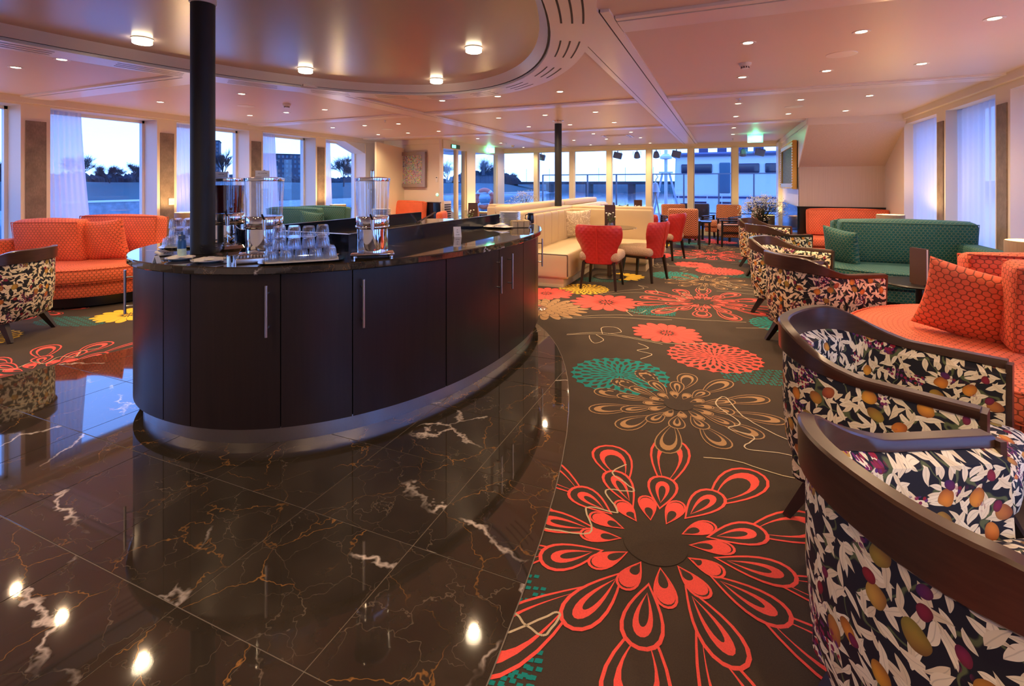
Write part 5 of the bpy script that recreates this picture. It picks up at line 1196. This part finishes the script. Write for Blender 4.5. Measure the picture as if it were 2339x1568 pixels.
# plant arrangements
def bouquet(loc, s, lb, n=110, tw=.42):
    r = empty('flower_arrangement', loc, 0, lb, 'flowers', 'white flower arrangements'); rn = random.Random(int(loc[0] * 100) + 5)
    MB().lathe([(0, 0), (.09 * s, 0), (.13 * s, .06 * s), (.12 * s, .20 * s), (.135 * s, .24 * s), (.12 * s, .24 * s), (.10 * s, .2 * s), (.1 * s, .05 * s), (0, .04 * s)], n=24).ob('vase', M['vase_dark'], r)
    st = MB(); lf = MB(); fl_ = MB()
    for k in range(n):
        a = rn.uniform(0, 2 * pi); rr = tw * s * sqrt(rn.random()); e = Vector((cos(a) * rr, sin(a) * rr, s * (.85 - .55 * (rr / (tw * s)) ** 2 * rn.uniform(.3, 1.1)))); c_ = e * .45; c_.z = e.z * .62
        st.tube([(cos(a) * .05 * s, sin(a) * .05 * s, .18 * s), c_, e], .0028 * s, 4)
        for q in range(9):
            p = e + Vector((rn.gauss(0, .05), rn.gauss(0, .05), rn.gauss(-.02, .06))) * s; h = .011 * s * rn.uniform(.6, 1.4)
            fl_.add([p + Vector((h, 0, 0)), p + Vector((-h, 0, 0)), p + Vector((0, h, 0)), p + Vector((0, -h, 0)), p + Vector((0, 0, h)), p + Vector((0, 0, -h))], [(0, 2, 4), (2, 1, 4), (1, 3, 4), (3, 0, 4), (2, 0, 5), (1, 2, 5), (3, 1, 5), (0, 3, 5)])
        if k % 2 == 0:
            for q in range(3):
                b0 = c_ * rn.uniform(.7, 1.2); d = Vector((cos(a + rn.gauss(0, .8)), sin(a + rn.gauss(0, .8)), rn.uniform(-.1, .8))).normalized(); w = d.cross(Vector((0, 0, 1))).normalized() * .014 * s; L = rn.uniform(.1, .22) * s
                lf.add([b0, b0 + d * L * .5 + w, b0 + d * L, b0 + d * L * .5 - w], [(0, 1, 2, 3)])
    tag(st.ob('stems', M['stem'], r), kind='stuff'); tag(fl_.ob('blossoms', M['white_flower'], r), kind='stuff'); tag(lf.ob('leaves', M['green_leaf'], r), kind='stuff')
dt = empty('round_table', (.74, 11.75, 0), 0, 'black round table carrying the large white flowers by the bow', 'table'); MB().lathe([(0, .42), (.33, .42), (.34, .43), (.34, .45), (0, .45)], n=36).ob('tabletop', M['blackwood'], dt); MB().lathe([(.05, .02), (.05, .42)], n=14).ob('stem', M['blackwood'], dt); MB().lathe([(0, .02), (.22, .02), (.22, 0), (0, 0)], n=30).ob('foot', M['blackwood'], dt)
bouquet((.74, 11.75, .45), .80, 'large loose bouquet of white blossoms on the black round table', 120, .58)
d2 = empty('round_table', (-5.15, 12.9, 0), 0, 'low round table at the left bow carrying white sprigs', 'table'); MB().lathe([(0, .50), (.28, .50), (.28, .53), (0, .53)], n=30).ob('tabletop', M['blackwood'], d2); MB().lathe([(.04, 0), (.04, .5)], n=12).ob('stem', M['blackwood'], d2)
bouquet((-5.15, 12.9, .53), .75, 'airy white sprigs seen over the cream partition at the left bow', 60, .62)

# columns
c = empty('steel_column', (-2.99, 2.085, 0), 0, 'thick matt black column rising through the bar counter', 'column', 'black columns'); MB().lathe([(.068, .97), (.068, 2.53)], n=36).ob('shaft', M['column'], c); MB().lathe([(.075, 2.52), (.075, 2.60)], n=36).ob('collar', M['ceil_trim'], c)
x, y = at(1275, 275, CZ); c = empty('steel_column', (x, y, 0), 0, 'slim black column in mid distance rising behind the cream partition', 'column', 'black columns'); MB().lathe([(.062, 0), (.062, 2.46)], n=30).ob('shaft', M['column'], c); MB().lathe([(.064, 2.46), (.064, 2.50), (.10, 2.51), (.10, 2.52)], n=30).ob('collar', M['chrome'], c)

# pictures, small wall devices
pb = empty('framed_painting', (-7.31, YP - .06, 1.77), 0, 'blue and multicoloured mosaic-like painting in a pewter frame, left wall', 'painting'); b = MB()
for x0, x1, z0, z1 in ((-.445, -.36, -.44, .44), (.36, .445, -.44, .44), (-.36, .36, -.44, -.355), (-.36, .36, .355, .44)): b.box(x0, x1, -.035, .05, z0, z1)
b.ob('frame', M['silverframe'], pb); MB().box(-.36, .36, .0, .04, -.355, .355).ob('canvas', M['canvas_blue'], pb)
pg = empty('framed_painting', (XBR - .065, 12.1, 1.78), radians(-90), 'silver toned abstract picture in an ornate gilt frame, right bow wall', 'painting'); b = MB(); HW, HH = 1.12, .475
for x0, x1, z0, z1 in ((-HW, -HW + .15, -HH, HH), (HW - .15, HW, -HH, HH), (-HW + .15, HW - .15, -HH, -HH + .11), (-HW + .15, HW - .15, HH - .11, HH)): b.box(x0, x1, -.03, .045, z0, z1)
b.ob('frame', M['gold'], pg); MB().box(-HW + .15, HW - .15, .0, .03, -HH + .11, HH - .11).ob('canvas', M['canvas_silver'], pg)
b = MB()
for k in range(44):
    for z in (-HH + .02, HH - .02): b.soft(-HW + .03 + k * (2 * HW - .06) / 43, -.035, z, .03, .02, .02, .008, m=1)
for k in range(18):
    for x in (-HW + .02, HW - .02): b.soft(x, -.035, -HH + .03 + k * (2 * HH - .06) / 17, .03, .02, .03, .008, m=1)
tag(b.ob('beading', M['gold'], pg), kind='stuff')
t_ = empty('thermostat', (XBL - .07, YP - .012, 1.52), 0, 'small white wall controller beside the left glass door', 'wall switch'); MB().soft(0, 0, 0, .06, .024, .14, .008, m=1).ob('housing', M['white_plastic'], t_); MB().box(-.018, .018, -.0135, -.011, .035, .055).ob('display', M['black'], t_)
t_ = empty('door_button', (XBL - .06, YP - .01, 1.14), 0, 'round green lit door button beside the left glass door', 'button'); MB().lathe([(0, .012), (.03, .012), (.036, .004), (.036, 0)], n=20).xf(rx=pi / 2).ob('ring', M['green_led'], t_); MB().lathe([(0, .016), (.014, .016), (.014, .01)], n=14).xf(rx=pi / 2).ob('cap', M['white_plastic'], t_)
t_ = empty('wall_switch', (XL + .02, 5.18, 1.12), 0, 'white wall control plate on the textured pilaster left of the black column', 'wall switch'); MB().soft(0, 0, 0, .02, .09, .11, .006, m=1).ob('plate', M['white_plastic'], t_)
for k in (-1, 0, 1): MB().box(.0101, .012, k * .02 - .004, k * .02 + .004, -.01, -.004).ob('button', M['ink'], t_)
# ------------------------------------------------------------------ oval bar island
IX, IY, IA, IB, IN = -2.8, 3.6, 1.22, 1.80, 2.2
def isl(d, m=120): return sup(IX, IY, IA + d, IB + d, IN, m)
bar = empty('bar_island', (0, 0, 0), 0, 'large oval bar island of dark wood with steel kick plate', 'bar counter')
MB().stack(isl(0), [(0, .0), (0, .10)], smooth=True).ob('kick_plate', M['steel'], bar)
MB().stack(isl(.02), [(0, .10), (0, .925)], smooth=True).ob('carcass', M['black'], bar)
# doors: seams at pixels of the door fronts, turned into angles on the oval
def ang_px(px):
    best = None
    for k in range(720):
        t_ = 2 * pi * k / 720; c_, s_ = cos(t_), sin(t_); x = IX + (IA + .05) * math.copysign(abs(c_) ** (2 / IN), c_); y = IY + (IB + .05) * math.copysign(abs(s_) ** (2 / IN), s_)
        if -c_ * 0 + (x * CS * 0) > 1: continue
        d = -x * SN + y * CS; u = 1169.5 + FPX * (x * CS + y * SN) / d
        nx, ny = c_ / IA, s_ / IB
        if nx * x + ny * y < 0 and (best is None or abs(u - px) < best[0]): best = (abs(u - px), t_)
    return best[1]
seams = [ang_px(p) for p in (372, 434, 641, 805, 1020, 1140, 1195)]
seams = [s if s > pi / 2 else s + 2 * pi for s in seams]
allt = [seams[0] - .30, seams[0] - .62, seams[0] - 1.0, seams[0] - 1.4]; allt = sorted(allt) + seams + [seams[-1] + .22, seams[-1] + .50, seams[-1] + .9]
tot = allt[0] + 2 * pi; k_ = allt[-1]
while k_ + .45 < tot: k_ += .42; allt.append(k_)
allt.append(tot)
def pt(t_, d): c_, s_ = cos(t_), sin(t_); return (IX + (IA + d) * math.copysign(abs(c_) ** (2 / IN), c_), IY + (IB + d) * math.copysign(abs(s_) ** (2 / IN), s_))
doors = []
for a, c in zip(allt[:-1], allt[1:]):
    n_ = max(4, int((c - a) * 24)); e = .0022; ts = [a + e + (c - a - 2 * e) * i / n_ for i in range(n_ + 1)]; v = []
    for z in (.104, .921):
        for dd in (.018, .050):
            for t_ in ts: v.append((*pt(t_, dd), z))
    q = n_ + 1; fs = []
    for i in range(n_): fs += [(q + i, q + i + 1, 3 * q + i + 1, 3 * q + i), (i, 2 * q + i, 2 * q + i + 1, i + 1), (2 * q + i, 3 * q + i, 3 * q + i + 1, 2 * q + i + 1)]
    fs += [(0, q, 3 * q, 2 * q), (n_, 2 * q + n_, 3 * q + n_, q + n_)]
    b = MB(); b.add(v, fs, smooth=False)
    for i in range(len(fs) - 2):
        if i % 3 == 0: b.sm[i] = True
    doors.append((a, c, b.ob('door', M['cabinet'], bar)))
def handle(t_, z0=.60, z1=.87):
    x, y = pt(t_, .05); x2, y2 = pt(t_ + .001, .05); tx, ty = x2 - x, y2 - y; L = sqrt(tx * tx + ty * ty); nx, ny = ty / L, -tx / L
    if nx * (x - IX) + ny * (y - IY) < 0: nx, ny = -nx, -ny
    dd = min(doors, key=lambda d: 0 if d[0] <= t_ <= d[1] or d[0] <= t_ + 2 * pi <= d[1] else 9)[2]; b = MB(); b.tube([(x + nx * .04, y + ny * .04, z0), (x + nx * .04, y + ny * .04, z1)], .0075, 10)
    for z in (z0 + .045, z1 - .045): b.tube([(x, y, z), (x + nx * .04, y + ny * .04, z)], .005, 8)
    b.ob('handle', M['steel'], dd)
for px in (612, 829, 1134, 1160): handle(ang_px(px))
handle(seams[-1] + .40); handle(seams[0] - .42)
# marble worktop
top = MB().stack(isl(.085), [(.006, .925), (0, .931), (0, .962), (.006, .968)], smooth=False).ob('bar_worktop', M['marble_top']); tag(top, 'black marble worktop with pale veins on the oval bar', 'worktop')
TZ = .968
# upstands around the service well
up = empty('bar_upstand', (0, 0, TZ), 0, 'low black upstand panels around the service well of the bar', 'upstand')
for x0, x1, y0, y1 in ((-2.23, -2.205, 2.50, 4.86), (-3.22, -3.195, 2.50, 4.82)): MB().box(x0, x1, y0, y1, 0, .11).ob('side_panel', M['navy'], up)
MB().box(-3.195, -2.23, 2.50, 2.525, 0, .11).ob('front_panel', M['navy'], up); MB().box(-3.22, -2.205, 2.496, 2.529, .11, .113).ob('edge_trim', M['steel'], up)
for x0, x1 in ((-2.234, -2.201), (-3.224, -3.191)): MB().box(x0, x1, 2.52, 4.82, .11, .113).ob('edge_trim', M['blackwood'], up)
MB().bar((-3.19, 4.74, .0), (-3.02, 4.84, .115), .03, .012).ob('flap_edge', M['chrome'], up)

# --- things on the bar
def rot_to_cam(x, y): return atan2(y, x) - pi / 2
def dispenser(loc, lb, liquid=None, knob=True, plate=True, s=1.0):
    r = empty('juice_dispenser', (loc[0], loc[1], TZ), rot_to_cam(loc[0], loc[1]), lb, 'dispenser', 'drink dispensers on the bar')
    if plate:
        MB().soft(0, 0, .022, .25 * s, .25 * s, .016, .008, m=2).ob('base_plate', M['chrome'], r)
        for sx in (-1, 1):
            for sy in (-1, 1): MB().lathe([(0, 0), (.012, .001), (.012, .014)], (sx * .105, sy * .105, 0), n=12).ob('foot', M['chrome'], r)
    else: MB().lathe([(.11 * s, 0), (.115 * s, .01), (.10 * s, .03)], n=36).ob('base_plate', M['chrome'], r)
    R = .098 * s
    MB().lathe([(R * .93, .028), (R * .95, .05), (R * .95, .165), (R * 1.02, .172), (R * 1.03, .180), (R * .99, .186)], n=48).ob('stand', M['chrome'], r)
    MB().lathe([(R * .98, .187), (R * .99, .190), (R * .99, .235), (R * .96, .240)], n=48).ob('collar', M['chrome'], r)
    MB().lathe([(R * .95, .238), (R * 1.02, .42), (R * 1.03, .45), (R * .99, .45), (R * .98, .42), (R * .91, .242)], n=48).ob('canister', M['acrylic'], r)
    if liquid: MB().lathe([(0, .243), (R * .905, .243), (R * .965, liquid), (0, liquid)], n=40).ob('juice', M['juice'], r)
    else: MB().lathe([(.022, .243), (.022, .40), (.018, .405), (0, .405)], n=16).ob('ice_core', M['acrylic'], r)
    lid = MB().lathe([(R * 1.05, .450), (R * 1.06, .455), (R * 1.06, .468), (R * .8, .474), (0, .476)], n=48).ob('lid', M['chrome'], r)
    MB().lathe([(.010, .474), (.010, .500), (.009, .512), (0, .520)], n=16).ob('knob', M['chrome'], lid)
    tp = MB(); tp.tube([(0, -R, .212), (0, -R - .045, .212)], .013, 12); tp.tube([(0, -R - .040, .225), (0, -R - .044, .165)], [.014, .009], 10); tap = tp.ob('tap', M['chrome'], r); MB().bar((0, -R - .040, .225), (-.012, -R - .062, .255), .016, .010).ob('tap_lever', M['black'], tap); return r
d3 = dispenser((-1.96, 2.43), 'empty clear drink dispenser on a square steel plate, right of the others')
d2_ = dispenser((-2.56, 2.17), 'clear drink dispenser with a paper label card on its lid, centre', s=1.08); d1 = dispenser((-3.055, 2.30), 'drink dispenser filled with dark red juice behind the black column', .425, s=1.08, plate=False)
for r, sx in ((d2_, -.01), (d1, -.035)):
    c_ = MB().box(-.038, .038, -.0015, .0015, 0, .038).xf((sx, -.03, .477), 0, -.3).ob('label_card', M['paper'], r); text('ICE TEA' if r is d1 else 'ICE WATER', .0095, M['ink'], (sx, -.037, .497), (pi / 2 - .3, 0, 0), c_)
# fluted tumblers stacked upside down
tmb = empty('tumbler'); MB().lathe([(.036, 0), (.0365, .004), (.034, .035), (.030, .068), (.027, .074), (0, .075), (0, .068), (.026, .066), (.031, .035), (.0345, .004), (.036, 0)], n=40, flute=.028, nf=20).ob('glass_body', M['tumbler'], tmb)
def stackg(cx, cy, rz, nx, ny, layers, label, group):
    global tfirst
    for l in range(layers):
        for i in range(nx - (1 if l else 0)):
            for j in range(ny - (1 if l > 1 else 0)):
                if l == 2 and (i + j) % 4 == 3: continue
                x = (i - (nx - 1) / 2 + (.5 if l else 0)) * .0755 ; y = (j - (ny - 1) / 2) * .075; c_ = tmb if tfirst else copy_tree(tmb); tfirst = False
                c_.location = (cx + x * cos(rz) - y * sin(rz), cy + x * sin(rz) + y * cos(rz), TZ + .012 + .0625 * l); c_.scale = (1, 1, .82); lvl = ('bottom layer', 'middle layer', 'top layer')[l]
                tag(c_, 'upside-down tumbler %s, %s, %s row, %s from left' % (label, lvl, ('front', 'middle', 'back')[j], ('first', 'second', 'third', 'fourth', 'fifth')[i]), 'glass', group)
tfirst = True; cz_ = rot_to_cam(-2.2, 2.1)
stackg(-2.22, 2.13, cz_, 5, 3, 3, 'on right tray', 'tumblers on the right tray')
stackg(-3.40, 2.28, cz_ + .05, 4, 3, 3, 'left of the black column', 'tumblers left of the column')
def tray(cx, cy, rz, w, d, lb):
    r = empty('serving_tray', (cx, cy, TZ), rz, lb, 'tray', 'steel serving trays'); o = sup(0, 0, w / 2, d / 2, 6, 48); MB().stack(o, [(.02, 0), (.0, .010), (-.004, .0115), (.002, .0108), (.022, .003)], smooth=True).ob('tray_body', M['chrome'], r); MB().stack(sup(0, 0, w / 2 - .03, d / 2 - .03, 6, 40), [(0, .0035), (0, .0105)], smooth=False).ob('napkin', M['paper'], r)
tray(-2.20, 2.12, cz_, .44, .29, 'polished tray with white napkin under the right tumblers'); tray(-3.40, 2.28, cz_ + .05, .34, .28, 'tray with napkin under the tumblers left of the column')
# drip tray box in front of the centre dispenser
x, y = at(577, 601, TZ); r = empty('drip_tray', (x, y, TZ), rot_to_cam(x, y), 'polished steel drip tray at the bar edge before the centre dispenser', 'tray'); MB().soft(0, .03, .016, .16, .13, .030, .006, m=2).ob('tray_body', M['steel'], r)
for k in range(9): MB().box(-.066 + .016 * k, -.060 + .016 * k, -.02, .085, .031, .0325).ob('slot', M['black'], r)
# plates with napkins, glass bowls, bottle, cards, cutlery bundle
def plate(x, y, lb, group, nap=True, R=.075):
    r = empty('side_plate', (x, y, TZ), rot_to_cam(x, y), lb, 'plate', group); MB().lathe([(0, .002), (R * .55, .0), (R * .62, .003), (R, .014), (R * 1.0, .017), (R * .6, .007), (0, .006)], n=40).ob('plate_body', M['china'], r)
    if nap:
        rn = random.Random(int(x * 99)); b = MB(); v = []; 
        for i in range(7):
            for j in range(7): v.append(((i - 3) * R * .26, (j - 3) * R * .26, .012 + .016 * abs(sin(i * 1.7 + j * .9)) * (1 - .08 * ((i - 3) ** 2 + (j - 3) ** 2)) + .004))
        b.add(v, [(i * 7 + j, (i + 1) * 7 + j, (i + 1) * 7 + j + 1, i * 7 + j + 1) for i in range(6) for j in range(6)], smooth=False); b.ob('napkin', M['paper'], r)
x1, y1 = at(412, 594, TZ); plate(x1, y1, 'white plate with napkins carrying the blue bottle', 'napkin plates'); x2, y2 = at(477, 599, TZ); plate(x2, y2, 'white plate heaped with paper napkins below the glass bowls', 'napkin plates', R=.088)
r = empty('spray_bottle', (x1 + .005, y1 + .005, TZ + .010), 0, 'small blue bottle with slate cap and green white label', 'bottle'); bd = MB().lathe([(0, 0), (.021, .001), (.022, .01), (.022, .095), (.017, .108), (.0145, .112)], n=24).ob('bottle_body', M['bluebottle'], r); MB().lathe([(.0175, .110), (.0185, .114), (.0175, .130), (.008, .134), (.005, .150), (0, .152)], n=20).ob('cap', M['bluecap'], r); MB().lathe([(.0224, .01), (.0224, .055)], n=24).ob('label_sleeve', M['white_label'], bd)
x, y = at(470, 583, TZ)
for k in range(3):
    r = empty('glass_bowl', (x + .006 * k, y + .03, TZ + .002 + .016 * k), .3 * k, ('bottom', 'middle', 'top')[k] + ' clear glass bowl of the stack before the black column', 'bowl', 'nested glass bowls'); MB().lathe([(0, .0), (.035, .0), (.045, .006), (.062, .03), (.066, .034), (.062, .034), (.042, .012), (.03, .006), (0, .006)], n=36).ob('bowl_body', M['tumbler'], r)
def card(px, py, w, h, lb, body, z=TZ, lean=.35, rz=0.0):
    x, y = at(px, py, z); r = empty('table_card', (x, y, z), rot_to_cam(x, y) + rz, lb, 'card', 'small table cards'); MB().box(-w / 2, w / 2, -.001, .001, 0, h).xf(rx=-lean).ob('front_leaf', M['paper'], r); MB().box(-w / 2, w / 2, -.001, .001, 0, h).xf((0, h * sin(lean) * 2, 0), rx=lean).ob('back_leaf', M['paper'], r)
    for k, (t_, s_) in enumerate(body): text(t_, s_, M['ink'], (0, -.002 + (h * (.72 - .24 * k)) * sin(lean), h * (.72 - .24 * k) * cos(lean)), (pi / 2 - lean, 0, 0), r)
card(1046, 542, .062, .088, 'white folded card standing on the empty part of the bar', [('o', .016), ('Tea', .010), ('and coffee', .008)], rz=.25); card(364, 601, .034, .042, 'small tilted white card at the left tip of the bar', [('.', .01)], rz=1.0)
x, y = at(372, 583, TZ); r = empty('cutlery_bundle', (x, y, TZ), radians(70), 'folded napkin with black handled cutlery at the left bar tip', 'cutlery'); MB().soft(0, 0, .012, .06, .14, .018, .007, m=2).ob('napkin', M['paper'], r)
for k in (-1, 0, 1): MB().bar((k * .014, -.11, .024), (k * .012, .05, .026), .009, .004).ob('handle', M['blackwood'], r)
# right end of the bar
pm = MB().lathe([(0, .003), (.055, .0), (.062, .003), (.105, .012), (.108, .0145), (.104, .0155), (.06, .007), (0, .006)], n=40).mesh('plate_body', M['china'])
def plates(cx, cy, z, n_, lb, group):
    for k in range(n_):
        r = empty('dinner_plate', (cx + .002 * sin(k * 2.1), cy + .002 * cos(k * 1.3), z + .0098 * k)); o = bpy.data.objects.new('plate_body', pm); COL.objects.link(o); o.parent = r
        tag(r, ('top white plate of ' if k == n_ - 1 else ('bottom white plate of ' if k == 0 else ('second', 'third', 'fourth', 'fifth', 'sixth', 'seventh', 'eighth', 'ninth', 'tenth', 'eleventh', 'twelfth', 'thirteenth', 'fourteenth')[n_ - 2 - k] + ' plate from the top of ')) + lb, 'plate', group)
x, y = at(1158, 520, TZ); plates(x - .01, y + .10, TZ, 15, 'the tall stack at the bar end', 'plate stack at the bar end')
shf = empty('plate_shelf', (-3.55, 4.55, TZ), 0, 'dark low shelf on the far side of the bar holding plates', 'shelf'); MB().box(-.15, .15, -.15, .15, .06, .08).ob('shelf_board', M['navy'], shf)
for sx in (-.13, .13):
    for sy in (-.13, .13): MB().bar((sx, sy, 0), (sx, sy, .06), .02).ob('leg', M['navy'], shf)
plates(-3.55, 4.55, TZ + .08, 7, 'the low stack behind the bar well', 'plate stack behind the well')
x, y = at(1138, 521, TZ); r = empty('napkin_platter', (x, y, TZ), 0, 'dark platter with a folded linen napkin and cutlery, before the plates', 'platter'); MB().lathe([(0, .002), (.08, 0), (.13, .010), (.135, .014), (.125, .012), (0, .006)], n=40).ob('platter_body', M['vase_dark'], r)
b = MB(); v = []
for i in range(13):
    for j in range(9):
        u, w_ = i / 12 * 2 - 1, j / 8 * 2 - 1; v.append((u * .155 * (1 - .25 * w_ * w_), w_ * .085, .014 + .042 * max(0, 1 - u * u) * max(0, 1 - w_ * w_) * (.7 + .3 * sin(5 * u + 2 * w_))))
b.add(v, [(i * 9 + j, (i + 1) * 9 + j, (i + 1) * 9 + j + 1, i * 9 + j + 1) for i in range(12) for j in range(8)], smooth=True); b.ob('napkin', M['china'], r)
for k in range(5): MB().bar((.02 * k - .02, -.09, .022 + .003 * k), (.02 * k + .03, .02, .040), .007, .003).ob('spoon', M['chrome'], r)
x, y = at(1190, 521, TZ); r = empty('tea_caddy', (x, y, TZ), rot_to_cam(x, y) + .25, 'wire caddy holding kraft paper tea boxes at the bar end', 'tea caddy')
for i in range(3):
    for j in range(2): MB().soft(-.062 + .062 * i, .035 + .066 * j, .038, .058, .062, .070, .006, m=2).ob('tea_box', M['kraft'], r)
w = MB()
for z in (.004, .060): w.tube([(-.098, -.002, z), (.098, -.002, z), (.098, .138, z), (-.098, .138, z)], .0018, 5, True)
for x_ in (-.095, -.032, .031, .095): w.tube([(x_, -.004, .004), (x_, -.004, .060)], .0016, 5)
w.ob('wire_frame', M['chrome'], r); MB().tube([(.095, .06, .06), (.118, .06, .05), (.118, .06, .015), (.095, .06, .006)], .003, 6).ob('wire_handle', M['chrome'], r)
x, y = at(1203, 512, TZ); r = empty('milk_jug', (x, y + .12, TZ), 0, 'dark blue glazed jug behind the tea caddy at the bar end', 'jug'); MB().lathe([(0, 0), (.035, .001), (.038, .02), (.034, .075), (.030, .105), (.033, .112), (.030, .112), (.028, .1), (0, .09)], n=24).ob('jug_body', M['vase_dark'], r); MB().tube([(-.03, 0, .10), (-.06, 0, .09), (-.065, 0, .05), (-.036, 0, .03)], .005, 6).ob('handle', M['vase_dark'], r)
x, y = at(1222, 706, 0); r = empty('stool_foot', (x, y, 0), 0, 'round steel foot plate just right of the bar end on the carpet', 'bar stool'); MB().lathe([(0, .022), (.12, .018), (.135, .010), (.135, 0), (0, 0)], n=36).ob('foot_plate', M['chrome'], r)
